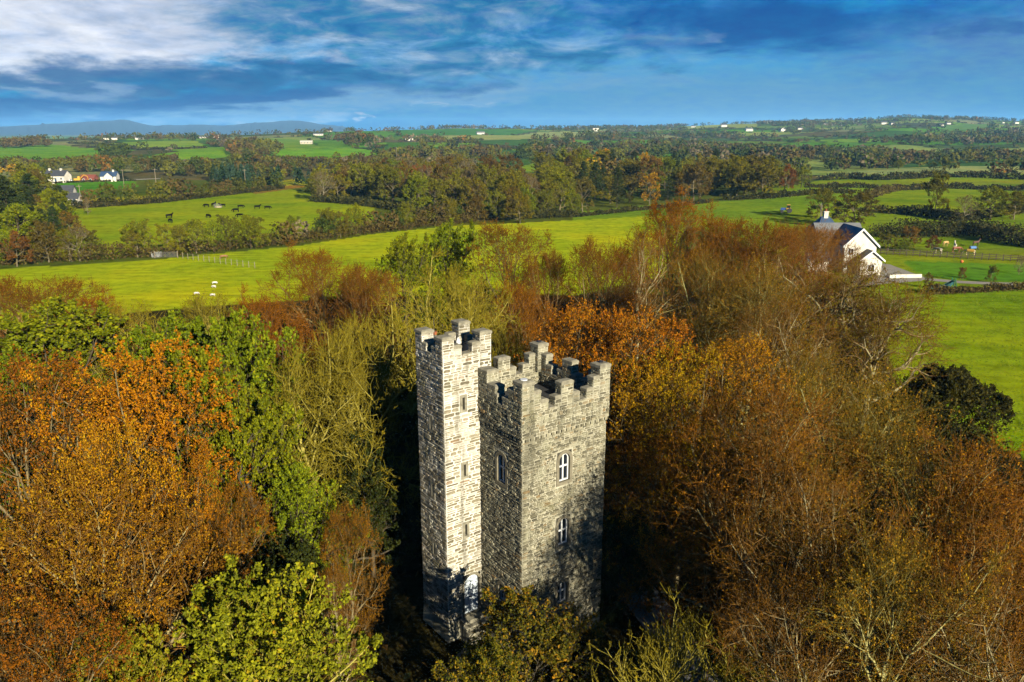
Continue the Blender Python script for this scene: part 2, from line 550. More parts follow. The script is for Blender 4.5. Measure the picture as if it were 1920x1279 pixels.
def build_ground():
    az = np.concatenate([np.linspace(-math.pi, -0.72, 60)[:-1], np.linspace(-0.70, 0.70, 640), np.linspace(0.72, math.pi, 60)[1:-1]])
    rr = np.concatenate([[0.02], np.geomspace(6, 70, 40)[:-1], np.geomspace(70, 900, 250)[:-1], np.geomspace(900, 3600, 80), np.geomspace(3700, 8200, 14)])
    A, Rr = np.meshgrid(az, rr)
    X, Y = Rr * np.sin(A), Rr * np.cos(A)
    Z = tz(X, Y)
    na, nr = len(az), len(rr)
    i, j = np.meshgrid(np.arange(nr - 1), np.arange(na), indexing='ij')
    j2 = (j + 1) % na
    Q = np.stack([i * na + j, i * na + j2, (i + 1) * na + j2, (i + 1) * na + j], -1).reshape(-1, 4)
    col = np.zeros((nr, na, 4))
    col[..., 3] = 1
    cid, edge = cell_lookup(X, Y)
    far = FAR_COLS[(cid * len(FAR_COLS)).astype(int) % len(FAR_COLS)]
    col[..., :3] = np.where((Rr > 480)[..., None], far, np.array((.075, .095, .012)))
    hedge_bank = (edge < 4.0) & (Rr > 480)
    col[hedge_bank, :3] = (.022, .026, .009)
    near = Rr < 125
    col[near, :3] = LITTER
    for poly, c in FIELDS:
        W = [at(*p) for p in poly]
        col[inside(W, X, Y), :3] = c
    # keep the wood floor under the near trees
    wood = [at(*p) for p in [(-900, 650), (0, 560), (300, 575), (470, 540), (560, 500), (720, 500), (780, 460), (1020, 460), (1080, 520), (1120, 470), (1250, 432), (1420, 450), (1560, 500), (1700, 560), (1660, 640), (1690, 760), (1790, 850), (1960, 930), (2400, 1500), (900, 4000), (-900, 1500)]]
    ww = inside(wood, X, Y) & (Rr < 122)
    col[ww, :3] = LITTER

    def fn(g):
        pos = g.new('ShaderNodeNewGeometry').outputs['Position']
        c = g.mix(1.0, g.attr('field_colour', color=True), (.60, .60, .60), 'MULTIPLY')
        n1 = g.noise(pos, 0.03, 6, 0.62)
        n2 = g.noise(pos, 0.45, 5, 0.65)
        st = g.new('ShaderNodeMapping')
        st.inputs['Scale'].default_value = (0.12, 0.9, 1)
        st.inputs['Rotation'].default_value = (0, 0, 0.35)
        g.put(st.inputs[0], pos)
        n3 = g.noise(st.outputs[0], 0.6, 4, 0.6)
        n4 = g.noise(pos, 3.0, 4, 0.7)
        c = g.mix(1.0, c, g.ramp(n1, [(0.3, (0.58, 0.76, 0.8)), (0.5, (1, 1, 1)), (0.68, (1.36, 1.10, 0.85))]), 'MULTIPLY')
        c = g.mix(1.0, c, g.ramp(n2, [(0.25, 0.52), (0.5, 1.0), (0.75, 1.2)]), 'MULTIPLY')
        c = g.mix(1.0, c, g.ramp(n3, [(0.3, 0.76), (0.6, 1.08)]), 'MULTIPLY')
        h = g.m('ADD', g.m('MULTIPLY', n2, 0.6), g.m('ADD', n4, g.m('MULTIPLY', n3, 0.5)))
        return principled(g, c, 0.9, h, 1.0, 0.35, 0.0)
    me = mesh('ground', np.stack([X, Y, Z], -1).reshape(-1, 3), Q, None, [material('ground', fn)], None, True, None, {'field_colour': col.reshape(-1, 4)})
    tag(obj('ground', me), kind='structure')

    # far mountains over the sea to the left
    def mountains(name, D, pts, m):
        V, Q = [], []
        W = []
        for px, py in pts:
            r = ray(px, py)
            a = math.atan2(r[0], r[1])
            W.append((a, CH + D * r[2] / math.hypot(r[0], r[1])))
        aa = np.linspace(W[0][0], W[-1][0], 160)
        hh = np.interp(aa, [w[0] for w in W], [w[1] for w in W])
        rng = np.random.default_rng(4)
        hh = hh + np.convolve(rng.normal(size=len(aa)), np.ones(5) / 5, 'same') * 5
        rows = [(-0.14, -0.06), (-0.08, 0.45), (-0.03, 0.85), (0.0, 1.0), (0.05, 0.7), (0.14, -0.06)]
        for f, s in rows:
            d = D * (1 + f)
            V.append(np.stack([d * np.sin(aa), d * np.cos(aa), np.maximum(hh * s, -30) + (rng.normal(size=len(aa)) * 8 if 0 < s < 1 else 0)], -1))
        n = len(aa)
        for i in range(len(rows) - 1):
            for j in range(n - 1):
                Q.append((i * n + j, i * n + j + 1, (i + 1) * n + j + 1, (i + 1) * n + j))
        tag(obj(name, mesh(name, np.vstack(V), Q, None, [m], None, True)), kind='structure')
    mm = plain('mountain_haze_blue', (.004, .018, .045), 0.95, 0.25, 0.002)  # blue put into the base colour stands in for distance haze
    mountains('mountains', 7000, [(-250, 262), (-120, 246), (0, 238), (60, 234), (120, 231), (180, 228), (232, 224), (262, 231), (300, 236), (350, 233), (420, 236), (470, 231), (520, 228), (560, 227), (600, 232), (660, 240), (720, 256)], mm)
build_ground()

# ------------------------------------------------------------------ castle tower
def streaks(g, pos, c):
    geo = g.new('ShaderNodeNewGeometry').outputs['Position']       # world space, so stains run over stone after stone
    mp = g.new('ShaderNodeMapping')
    mp.inputs['Scale'].default_value = (1.6, 1.6, .16)
    g.put(mp.inputs[0], geo)
    a = g.noise(mp.outputs[0], 1.0, 6, 0.65)
    b = g.noise(geo, 0.55, 6, 0.7)
    c = g.mix(g.m('MULTIPLY', g.smooth(a, 0.48, 0.68), 0.62), c, (.075 * ALB, .072 * ALB, .052 * ALB))
    return g.mix(g.m('MULTIPLY', g.smooth(b, 0.53, 0.70), 0.55), c, (.115 * ALB, .112 * ALB, .055 * ALB))


def stone_mat(name, stops, spot):
    def fn(g):
        pos = g.new('ShaderNodeTexCoord').outputs['Object']
        c = g.ramp(g.attr('rnd'), [(p_, tuple(k_ * ALB for k_ in c_)) for p_, c_ in stops])
        n = g.noise(pos, 9.0, 6, 0.7)
        n2 = g.noise(pos, 1.3, 5, 0.65)
        c = g.mix(1.0, c, g.ramp(n, [(0.3, 0.55), (0.65, 1.15)]), 'MULTIPLY')
        c = g.mix(g.smooth(n2, 0.50, 0.68), c, tuple(k_ * ALB for k_ in spot))                 # lichen and old limewash
        c = streaks(g, pos, c)
        return principled(g, c, 0.9, n, 0.6, 0.03, 0.15)
    return material(name, fn)


def mortar_mat(name, c, dirt, amount):
    def fn(g):
        pos = g.new('ShaderNodeTexCoord').outputs['Object']
        n = g.noise(pos, 14.0, 6, 0.7)
        n2 = g.noise(pos, 0.8, 5, 0.65)
        c_, dirt_ = tuple(k_ * ALB for k_ in c), tuple(k_ * ALB for k_ in dirt)
        col = g.mix(1.0, c_, g.ramp(n, [(0.3, 0.7), (0.7, 1.1)]), 'MULTIPLY')
        col = g.mix(g.m('MULTIPLY', g.smooth(n2, 0.42, 0.66), amount), col, dirt_)
        col = streaks(g, pos, col)
        return principled(g, col, 0.95, n, 0.5, 0.03, 0.1)
    return material(name, fn)


LIME = mortar_mat('lime_mortar', (.60, .585, .54), (.33, .31, .25), 0.5)
GREY_MORTAR = mortar_mat('weathered_mortar', (.40, .385, .31), (.17, .165, .12), 0.6)
STONE_A = stone_mat('turret_stone', [(0, (.10, .088, .06)), (.3, (.17, .145, .095)), (.55, (.25, .22, .155)), (.78, (.33, .31, .26)), (.92, (.46, .44, .39)), (1, (.22, .14, .08))], (.34, .33, .28))
STONE_B = stone_mat('tower_stone', [(0, (.075, .07, .05)), (.3, (.14, .13, .09)), (.6, (.215, .20, .14)), (.85, (.31, .295, .22)), (1, (.19, .13, .06))], (.24, .235, .17))
COPE = plain('coping_stone', (.235, .22, .17), 0.9, 0.55, 4.0, 0.15)
RENDER = plain('window_surround_render', (.17, .155, .115), 0.9, 0.4, 5.0, 0.1)
LEAD = plain('roof_lead', (.035, .037, .042), 0.6, 0.4, 2.0)
WHITE = plain('white_paint', (.62, .64, .66), 0.45, 0.15, 6.0)
GLASS = plain('dark_glass_and_slit_shade', (.010, .014, .022), 0.08, 0.2, 2.0, 0.6)
BLACK = plain('black_iron', (.012, .012, .013), 0.5, 0.2)
RUST = plain('terracotta', (.26, .075, .02), 0.8, 0.3)

STONES = []                                                       # (area weight, verts8, material index, rnd)
srng = np.random.default_rng(11)


def lay_stones(O, A, N, L, z0, z1, holes=(), mat=0, ch=(.10, .20), cw=(.18, .55), joint=.022, proud=(.012, .045), weight=1.0, quoin=False, jit=.022):
    O, A, N = (np.asarray(v, float) for v in (O, A, N))
    z = z0
    row = 0
    while z < z1 - .05:
        h = srng.uniform(*ch)
        if z + h > z1 - .05:
            h = z1 - z
        t = 0.0
        first = True
        while t < L - .03:
            w = srng.uniform(*cw) * (1.3 if h < (ch[0] + ch[1]) / 2 else 1.0)
            if quoin and (first or t + w > L - .25):
                w = max(w, .42 if row % 2 else .27)
            first = False
            if t + w > L - .1:
                w = L - t
            parts = [(t, z, w, h)]
            if w > .3 and h > .13 and srng.random() < .28:
                hs = h * srng.uniform(.4, .6)
                parts = [(t, z, w, hs), (t, z + hs, w, h - hs)]
            for (a, b, ww, hh) in parts:
                bad = False
                for (h0, h1, k0, k1) in holes:
                    if a < h1 and a + ww > h0 and b < k1 and b + hh > k0:
                        # trim at the opening where something useful is left
                        if h0 - a > .12:
                            ww = h0 - a
                        elif a + ww - h1 > .12:
                            ww, a = a + ww - h1, h1
                        else:
                            bad = True
                if bad or ww < .06 or hh < .04:
                    continue
                g = joint * srng.uniform(.5, 1.3) / 2
                p = srng.uniform(*proud)
                x0, x1, y0, y1 = a + g, a + ww - g, b + g, b + hh - g
                cx_ = min(ww, hh) * srng.uniform(.10, .42, 4)
                cy_ = min(ww, hh) * srng.uniform(.08, .40, 4)
                c = np.array([[x0 + cx_[0], y0], [x1 - cx_[1], y0], [x1, y0 + cy_[1]], [x1, y1 - cy_[2]], [x1 - cx_[2], y1], [x0 + cx_[3], y1], [x0, y1 - cy_[3]], [x0, y0 + cy_[0]]])
                c += srng.uniform(-jit, jit, c.shape) * [.6, .45]
                c[:, 0] = np.clip(c[:, 0], .0, L)
                mid = c.mean(0)
                f = mid + (c - mid) * (1 - .018 / max(min(ww, hh), .05))
                back = O + c[:, :1] * A + np.stack([0 * c[:, 1], 0 * c[:, 1], c[:, 1]], -1) - N * .01
                pf = p + srng.uniform(-.006, .006, (8, 1))
                front = O + f[:, :1] * A + np.stack([0 * f[:, 1], 0 * f[:, 1], f[:, 1]], -1) + N * pf
                STONES.append((ww * hh * weight, np.vstack([back, front]), mat, srng.random()))
            t += w
        z += h
        row += 1


def wall_face(mb, O, A, N, L, z0, z1, holes=(), depth=.25):
    """a flat wall with real recesses at its openings"""
    O, A, N = (np.asarray(v, float) for v in (O, A, N))
    ts = sorted({0.0, L, *[h[0] for h in holes], *[h[1] for h in holes]})
    zs = sorted({z0, z1, *[h[2] for h in holes], *[h[3] for h in holes]})
    P = lambda t, z, d=0.0: O + A * t + np.array([0, 0, z]) - N * d
    for i in range(len(ts) - 1):
        for j in range(len(zs) - 1):
            tm, zm = (ts[i] + ts[i + 1]) / 2, (zs[j] + zs[j + 1]) / 2
            if any(h[0] < tm < h[1] and h[2] < zm < h[3] for h in holes):
                continue
            mb.add([P(ts[i], zs[j]), P(ts[i + 1], zs[j]), P(ts[i + 1], zs[j + 1]), P(ts[i], zs[j + 1])], [(0, 1, 2, 3)])
    for (a, b, c, d) in holes:
        q = [(a, c), (b, c), (b, d), (a, d)]
        for k in range(4):
            (t0, k0), (t1, k1) = q[k], q[(k + 1) % 4]
            mb.add([P(t0, k0), P(t1, k1), P(t1, k1, depth), P(t0, k0, depth)], [(0, 1, 2, 3)])
        mb.add([P(a, c, depth), P(b, c, depth), P(b, d, depth), P(a, d, depth)], [(0, 1, 2, 3)])


def arch(w, h, n=10, grow=0.0):
    r = w / 2 + grow
    pts = [(-r, -grow), (r, -grow)]
    for k in range(n + 1):
        a = math.pi * k / n
        pts.append((r * math.cos(a), h - w / 2 + r * math.sin(a)))
    return pts


def on_wall(pts, O, A, N, tc, zb, d):
    O, A, N = (np.asarray(v, float) for v in (O, A, N))
    return [O + A * (tc + p[0]) + np.array([0, 0, zb + p[1]]) + N * d for p in pts]


def add_window(root, O, A, N, tc, zb, w=.66, h=1.42, label=None):
    s = MB()
    s.ring(on_wall(arch(w, h, 10, .17), O, A, N, tc, zb, -.20), on_wall(arch(w, h, 10), O, A, N, tc, zb, -.20), np.asarray(N) * .235)
    s.build('window_surround', RENDER, root)
    f = MB()
    f.prism(on_wall(arch(w, h, 10, -.003), O, A, N, tc, zb, -.20), np.asarray(N) * .03)
    f.ring(on_wall(arch(w, h, 10, -.002), O, A, N, tc, zb, -.17), on_wall(arch(w - .11, h - .11, 10), O, A, N, tc, zb + .055, -.17), np.asarray(N) * .075)
    A3, N3 = np.asarray(A, float), np.asarray(N, float)
    base = np.asarray(O, float) + np.array([0, 0, zb]) - N3 * .17
    f.frame_box(base + A3 * (tc - .035) + [0, 0, .05], A3 * .07, N3 * .07, (0, 0, h - .10))
    f.frame_box(base + A3 * (tc - w / 2 + .05) + [0, 0, h * .50], A3 * (w - .10), N3 * .066, (0, 0, .07))
    fo = f.build('window', WHITE, root)
    tag(fo, label)
    pw = w / 2 - .095
    for sx in (-1, 1):
        cx = tc + sx * (w / 4 - .008)
        for lo, hi, top in ((.06, h * .50 - .005, False), (h * .50 + .075, h - .15, True)):
            p = MB()
            pr = arch(pw, hi - lo, 8) if top else [(-pw / 2, 0), (pw / 2, 0), (pw / 2, hi - lo), (-pw / 2, hi - lo)]
            p.prism(on_wall(pr, O, A, N, cx, zb + lo, -.168), N3 * .012)
            p.build('pane', GLASS, fo)


def add_slit(root, O, A, N, tc, zb, h=.62):
    s = MB()
    r = lambda w, z0, z1: [(-w / 2, z0), (w / 2, z0), (w / 2, z1), (-w / 2, z1)]
    s.ring(on_wall(r(.40, -.13, h + .13), O, A, N, tc, zb, -.2), on_wall(r(.13, 0, h), O, A, N, tc, zb, -.2), np.asarray(N) * .228)
    s.build('slit_surround', COPE, root)
    d = MB()
    d.prism(on_wall(r(.15, -.01, h + .01), O, A, N, tc, zb, -.2), np.asarray(N) * .02)
    d.build('arrow_slit', GLASS, root)  # no glass here: dark plate stands in for the unlit interior


MX, MY, MZ, OUT = 5.15, 5.2, 11.55, .09
TX0, TX1, TY0, TY1 = -2.04, .67, 3.37, 5.81
SILL, TSILL = 12.75, 14.9


def build_tower():
    root = thing('castle_tower', 'grey stone castle tower with stepped battlements and a taller square turret among autumn trees', 'tower', (.479, 33.2, 0), math.atan2(.6, .8))
    X, Y_, nX, nY = (1, 0, 0), (0, 1, 0), (-1, 0, 0), (0, -1, 0)
    # openings: (t centre, sill z, width, height)
    win_front = [(2.51, 8.84, .66, 1.42), (2.51, 5.46, .66, 1.42), (2.51, 2.25, .62, 1.15)]
    win_left = [(1.62, 8.85, .66, 1.42), (1.62, 2.45, .55, .95)]
    hole = lambda t, z, w, h, g=.16: (t - w / 2 - g, t + w / 2 + g, z - g, z + h + g)
    hf = [hole(*w, .12) for w in win_front]
    hl = [hole(*w, .12) for w in win_left]
    slit_t = [(1.09, 12.22), (1.10, 8.80), (1.12, 5.60)]
    slit_l = [(1.19, 11.1), (1.19, 7.6), (1.2, 4.4)]
    hs_t = [(t - .19, t + .19, z - .12, z + .74) for t, z in slit_t]
    hs_l = [(t - .19, t + .19, z - .12, z + .74) for t, z in slit_l]
    door = (1.42, 1.10, .92, 2.2)
    hs_t2 = hs_t + [hole(*door, .10)]
    # cores
    core = MB()
    wall_face(core, (0, 0, 0), X, nY, MX, -.4, MZ, hf)
    wall_face(core, (0, MY, 0), nY, nX, MY, -.4, MZ, [(MY - b, MY - a, c, d) for a, b, c, d in hl])
    wall_face(core, (MX, 0, 0), Y_, X, MY, -.4, MZ)
    wall_face(core, (MX, MY, 0), nX, Y_, MX, -.4, MZ)
    # overhanging parapet ring
    a0, b0, a1, b1, th = -OUT, -OUT, MX + OUT, MY + OUT, .44
    core.box(a0, b0, MZ, a1, b0 + th, SILL)
    core.box(a0, b1 - th, MZ, a1, b1, SILL)
    core.box(a0, b0 + th, MZ, a0 + th, b1 - th, SILL)
    core.box(a1 - th, b0 + th, MZ, a1, b1 - th, SILL)
    core.build('wall', GREY_MORTAR, root)
    tc = MB()
    wall_face(tc, (TX0, TY0, 0), X, nY, TX1 - TX0, -.4, TSILL, hs_t2)
    wall_face(tc, (TX0, TY1, 0), nY, nX, TY1 - TY0, -.4, TSILL, [((TY1 - TY0) - b, (TY1 - TY0) - a, c, d) for a, b, c, d in hs_l])
    wall_face(tc, (TX1, TY1, 0), nX, Y_, TX1 - TX0, -.4, TSILL)
    wall_face(tc, (TX1, TY0, 0), Y_, X, TY1 - TY0, 11.6, TSILL)
    tt = .36
    # inner faces of the turret parapet
    tc.box(TX0 + .01, TY0 + .01, 14.2, TX1 - .01, TY0 + tt, TSILL - .003)
    tc.box(TX0 + .01, TY1 - tt, 14.2, TX1 - .01, TY1 - .01, TSILL - .003)
    tc.box(TX0 + .01, TY0 + tt, 14.2, TX0 + tt, TY1 - tt, TSILL - .003)
    tc.box(TX1 - tt, TY0 + tt, 14.2, TX1 - .01, TY1 - tt, TSILL - .003)
    # battered foot
    ft = MB()
    ft.add([(TX0 - .13, TY0 - .13, -.4), (TX1, TY0 - .13, -.4), (TX1, TY0 - .004, 1.0), (TX0 - .004, TY0 - .004, 1.0), (TX0 - .13, TY1, -.4), (TX0 - .004, TY1, 1.0)], [(0, 1, 2, 3), (4, 0, 3, 5)])
    ft.build('battered_foot', GREY_MORTAR, root)  # darker mortar than the turret wall stands in for shadow over the foot
    tag(tc.build('turret_wall', LIME, root), 'limewashed turret wall with white mortar')
    # roofs
    r = MB(); r.box(a0 + th, b0 + th, 11.9, a1 - th, b1 - th, 12.05); r.build('roof', LEAD, root)
    r = MB(); r.box(TX0 + tt, TY0 + tt, 14.05, TX1 - tt, TY1 - tt, 14.2); r.build('turret_roof', LEAD, root)

    # stones on the walls
    SB = dict(mat=1, ch=(.06, .135), cw=(.12, .40), joint=.022, proud=(.004, .060), jit=.03)
    SA = dict(mat=0, ch=(.085, .21), cw=(.16, .60), joint=.040, proud=(.006, .022), jit=.028, quoin=True)
    lay_stones((0, 0, 0), X, nY, MX, 0, MZ - .16, [hole(*w, .19) for w in win_front], **{**SB, 'quoin': True})
    lay_stones((0, 0, 0), Y_, nX, TY0, 0, MZ - .16, [hole(*w, .19) for w in win_left], **{**SB, 'proud': (.01, .06)})
    lay_stones((MX, 0, 0), Y_, X, MY, 0, MZ - .16, weight=.01, **SB)
    lay_stones((0, MY, 0), X, Y_, MX, 0, MZ - .16, weight=.01, **{**SB, 'cw': (.3, .7), 'ch': (.14, .24)})
    lay_stones((TX0, TY0, 0), X, nY, -TX0, 0.05, TSILL, [hole(*door, .04)] + [(t - .21, t + .21, z - .14, z + .76) for t, z in slit_t], weight=1.6, **SA)
    lay_stones((0, TY0, 0), X, nY, TX1, SILL, TSILL, weight=1.6, **SA)
    lay_stones((TX0, TY0, 0), Y_, nX, TY1 - TY0, 0.05, TSILL, [(t - .21, t + .21, z - .14, z + .76) for t, z in slit_l], weight=.7, **{**SA, 'proud': (.008, .05), 'ch': (.09, .18)})
    lay_stones((TX0, TY1, 0), X, Y_, TX1 - TX0, 0, TSILL, weight=.01, **{**SA, 'cw': (.3, .7)})
    lay_stones((TX1, TY0, 0), Y_, X, TY1 - TY0, SILL, TSILL, weight=.01, **SA)

    # parapet belt, inner faces and corbel course
    Lx, Ly = a1 - a0, b1 - b0
    lay_stones((a0, b0, 0), X, nY, Lx, MZ + .02, SILL, **{**SB, 'ch': (.11, .2)})
    lay_stones((a0, b0, 0), Y_, nX, TY0 - b0, MZ + .02, SILL, **{**SB, 'ch': (.11, .2)})
    lay_stones((a1, b0, 0), Y_, X, Ly, MZ + .02, SILL, weight=.01, **SB)
    lay_stones((a0, b1, 0), X, Y_, Lx, MZ + .02, SILL, weight=.01, **SB)
    lay_stones((a0 + th, b1 - th, 0), X, nY, Lx - 2 * th, 12.05, SILL, **SB)
    lay_stones((a1 - th, b0 + th, 0), Y_, nX, Ly - 2 * th, 12.05, SILL, **SB)
    cb = MB()
    for k in range(17):
        t = .12 + k * .305
        cb.r = srng.random()
        cb.frame_box((t, -OUT + .01, MZ - .15), (.17, 0, 0), (0, OUT + .01, 0), (0, 0, .15))
        if t < TY0 - .3:
            cb.frame_box((-OUT + .01, t, MZ - .15), (OUT + .01, 0, 0), (0, .17, 0), (0, 0, .15))
    tag(cb.build('corbel_course', STONE_B, root), kind='stuff')

    # merlons: every stepped block is a part with its own coping
    def block(x0, y0, x1, y1, z0, z1, mort, mat, cope=.12, over=.018, rise=.05, label=None):
        m = MB(); m.box(x0, y0, z0, x1, y1, z1)
        o = m.build('merlon', mort, root)
        tag(o, label)
        c = MB()
        c.box(x0 - over, y0 - over, z1 + .002, x1 + over, y1 + over, z1 + cope)
        c.box(x0 - over, y0 - over, z1 + cope + .0005, x1 + over, y1 + over, z1 + cope + rise, .72)
        c.build('coping', COPE, o)
        kw = dict(mat=mat, ch=(.10, .19), cw=(.18, .42), joint=.03, proud=(.008, .03), jit=.02, weight=1.3)
        lay_stones((x0, y0, 0), X, nY, x1 - x0, z0, z1, **kw)
        lay_stones((x0, y0, 0), Y_, nX, y1 - y0, z0, z1, **kw)
        kw['weight'] = .01
        lay_stones((x0, y1, 0), X, Y_, x1 - x0, z0, z1, **kw)
        lay_stones((x1, y0, 0), Y_, X, y1 - y0, z0, z1, **kw)
        return o
    cs, top, st = .66, 14.08, [13.6, 13.1]
    g = .002
    corners = [(a0, b0), (a1 - cs, b0), (a0, b1 - cs), (a1 - cs, b1 - cs)]
    for k, (x, y) in enumerate(corners):
        if k == 2:
            continue                                             # swallowed by the turret
        o = block(x, y, x + cs, y + cs, SILL, top, GREY_MORTAR, 1, .15, .03, .05)
        m = MB()
        cx, cy = x + cs / 2, y + cs / 2
        m.tube([(cx, cy, top + .19), (cx, cy, top + (.235 if k == 0 else .26))], [.17 if k == 0 else .12] * 2, 12)
        m.build('flue_cover' if k == 0 else 'flue_pot', WHITE if k == 0 else BLACK, o)
    pat = [(.66, 1.07, st[0]), (1.07, 1.52, st[1]), (1.93, 2.3, st[1]), (2.3, 3.05, 13.72), (3.05, 3.45, st[1]), (3.9, 4.33, st[1]), (4.33, 4.75, st[0])]
    for (t0, t1, z) in pat:
        s = lambda t, L: cs + (t - .66) / (4.75 - .66) * (L - 2 * cs)
        u0, u1 = s(t0, Lx) + g, s(t1, Lx) - g
        block(a0 + u0, b0 + .003, a0 + u1, b0 + th, SILL, z, GREY_MORTAR, 1)
        if u0 + a0 > TX1 + .05:
            block(a0 + u0, b1 - th, a0 + u1, b1 - .003, SILL, z, GREY_MORTAR, 1)
        u0, u1 = s(t0, Ly) + g, s(t1, Ly) - g
        block(a1 - th, b0 + u0, a1 - .003, b0 + u1, SILL, z, GREY_MORTAR, 1)
        if b0 + u1 < 2.2:
            block(a0 + .003, b0 + u0, a0 + th, b0 + u1, SILL, z, GREY_MORTAR, 1)
    block(a0 + .003, 1.98, a0 + th + .1, 2.62, SILL, 13.45, GREY_MORTAR, 1)
    block(a0 + .003, 2.63, a0 + th + .2, TY0 - .01, SILL, 14.02, GREY_MORTAR, 1, label='tall merlon with blue grey coping beside the turret')
    # turret battlements
    cs2, ttop = .62, 15.72
    for x in (TX0, TX1 - cs2):
        for y in (TY0, TY1 - cs2):
            block(x - .004, y - .004, x + cs2 + .004, y + cs2 + .004, TSILL, ttop + (.12 if (x > TX0 and y > TY0) else 0), LIME, 0, .13, .04, .05)
    wx, wy = TX1 - TX0, TY1 - TY0
    for f0, f1 in ((cs2 + g, cs2 + .42), (wx - cs2 - .45, wx - cs2 - g)):
        block(TX0 + f0, TY0 + .003, TX0 + f1, TY0 + tt, TSILL, 15.28, LIME, 0)
        block(TX0 + f0, TY1 - tt, TX0 + f1, TY1 - .003, TSILL, 15.28, LIME, 0)
    for f0, f1 in ((cs2 + g, cs2 + .36), (wy - cs2 - .36, wy - cs2 - g)):
        block(TX0 + .003, TY0 + f0, TX0 + tt, TY0 + f1, TSILL, 15.2, LIME, 0)
        block(TX1 - tt, TY0 + f0, TX1 - .003, TY0 + f1, TSILL, 15.2, LIME, 0)
    # crenel sills
    c = MB()
    c.box(TX0 + cs2 + .45, TY0 - .03, TSILL + .004, TX1 - cs2 - .47, TY0 + tt + .02, TSILL + .08)
    c.box(TX0 - .03, TY0 + cs2 + .38, TSILL + .004, TX0 + tt + .02, TY1 - cs2 - .38, TSILL + .08)
    for t0, t1 in ((1.54, 1.91), (3.47, 3.88)):
        u0, u1 = cs + (t0 - .66) / 4.09 * (Lx - 2 * cs), cs + (t1 - .66) / 4.09 * (Lx - 2 * cs)
        c.box(a0 + u0, b0 - .03, SILL + .004, a0 + u1, b0 + th + .02, SILL + .07)
        c.box(a0 + u0, b1 - th - .02, SILL + .004, a0 + u1, b1 + .03, SILL + .07)
        c.box(a1 - th - .02, b0 + u0, SILL + .004, a1 + .03, b0 + u1, SILL + .07)
    c.box(a0 - .03, b0 + 1.54, SILL + .004, a0 + th + .02, b0 + 1.95, SILL + .07)
    tag(c.build('crenel_sill', COPE, root), kind='stuff')

    # windows, slits, door
    for k, (t, z, w, h) in enumerate(win_front):
        add_window(root, (0, 0, 0), X, nY, t, z, w, h)
    for (t, z, w, h) in win_left:
        add_window(root, (0, 0, 0), Y_, nX, t, z, w, h)
    for t, z in slit_t:
        add_slit(root, (TX0, TY0, 0), X, nY, t, z)
    for t, z in slit_l:
        add_slit(root, (TX0, TY0, 0), Y_, nX, t, z)
    O = (TX0, TY0, 0)
    s = MB()
    s.ring(on_wall(arch(door[2], door[3], 10, .13), O, X, nY, door[0], door[1], -.2), on_wall(arch(door[2], door[3], 10), O, X, nY, door[0], door[1], -.2), (0, -.222, 0))
    s.build('door_surround', RENDER, root)
    d = MB()
    d.prism(on_wall(arch(door[2], door[3], 10, -.004), O, X, nY, door[0], door[1], -.2), (0, -.04, 0))
    n = 6
    for k in range(n):
        x0, x1 = -door[2] / 2 + .02 + k * (door[2] - .04) / n, -door[2] / 2 + .02 + (k + 1) * (door[2] - .04) / n
        r_ = door[2] / 2 - .01
        zt = lambda x: door[3] - door[2] / 2 + math.sqrt(max(r_ * r_ - x * x, .0004))
        d.prism(on_wall([(x0 + .006, .02), (x1 - .006, .02), (x1 - .006, zt(x1 - .006)), (x0 + .006, zt(x0 + .006))], O, X, nY, door[0], door[1], -.158), (0, -.02, 0))
    do = d.build('door', plain('door_paint', (.50, .57, .66), 0.5, 0.2, 4.0), root)
    h = MB()
    h.tube([(TX0 + door[0] - .10, TY0 + .13, 2.05), (TX0 + door[0] - .10, TY0 + .05, 2.05), (TX0 + door[0] + .02, TY0 + .05, 2.05)], .022, 6)
    h.build('handle', BLACK, do)
    st_ = MB()
    for k in range(5):
        st_.box(TX0 + .62 - k * .02, TY0 - .42 - k * .26, -.3, TX0 + 2.2 + k * .04, TY0 - .12 - k * .26 if k else TY0 - .02, 1.06 - k * .2)
    st_.build('doorstep', COPE, root)

    # bits left on the roofs
    k = MB(); k.tube([(.62 - .75, 5.0, 14.2), (.62 - .75, 5.0, 15.1), (.62 - .75, 5.0, 15.32)], [.16, .12, .01], 10)
    k.build('roof_vent', WHITE, root)
    k = MB(); k.tube([(TX0 + .75, TY1 - .5, 14.2), (TX0 + .75, TY1 - .5, 16.3)], .018, 6); k.build('aerial_mast', BLACK, root)
    k = MB(); k.tube([(TX0 + .95, TY1 - .18, 15.48), (TX0 + .95, TY1 - .18, 15.62)], [.13, .15], 10); k.build('clay_pot', RUST, root)
    k = MB(); k.box(1.2, 2.2, 12.05, 2.4, 2.3, 12.5); k.box(2.0, 1.4, 12.06, 2.1, 2.6, 12.2); k.build('roof_timber', RUST, root)
    k = MB(); k.box(1.0, 1.0, 12.06, 1.7, 1.6, 12.32, .9); k.build('roof_hatch', plain('blue_sheet', (.04, .13, .26), 0.5), root)

    # the largest stones one by one, the others as one
    order = sorted(range(len(STONES)), key=lambda i: -STONES[i][0])
    Qs = np.array([(8, 9, 10, 15), (10, 11, 14, 15), (11, 12, 13, 14)] + [(k, (k + 1) % 8, 8 + (k + 1) % 8, 8 + k) for k in range(8)])
    for i in order[:300]:
        _, V, m, r_ = STONES[i]
        cen = V.mean(0)
        obj('stone', mesh('stone', V - cen, Qs, None, [(STONE_A, STONE_B)[m]], None, False, {'rnd': np.full(16, r_)}), root, cen)
    V = np.vstack([STONES[i][1] for i in order[300:]])
    nn = len(order) - 300
    Q = (Qs[None] + 16 * np.arange(nn)[:, None, None]).reshape(-1, 4)
    mi = np.repeat([STONES[i][2] for i in order[300:]], 11)
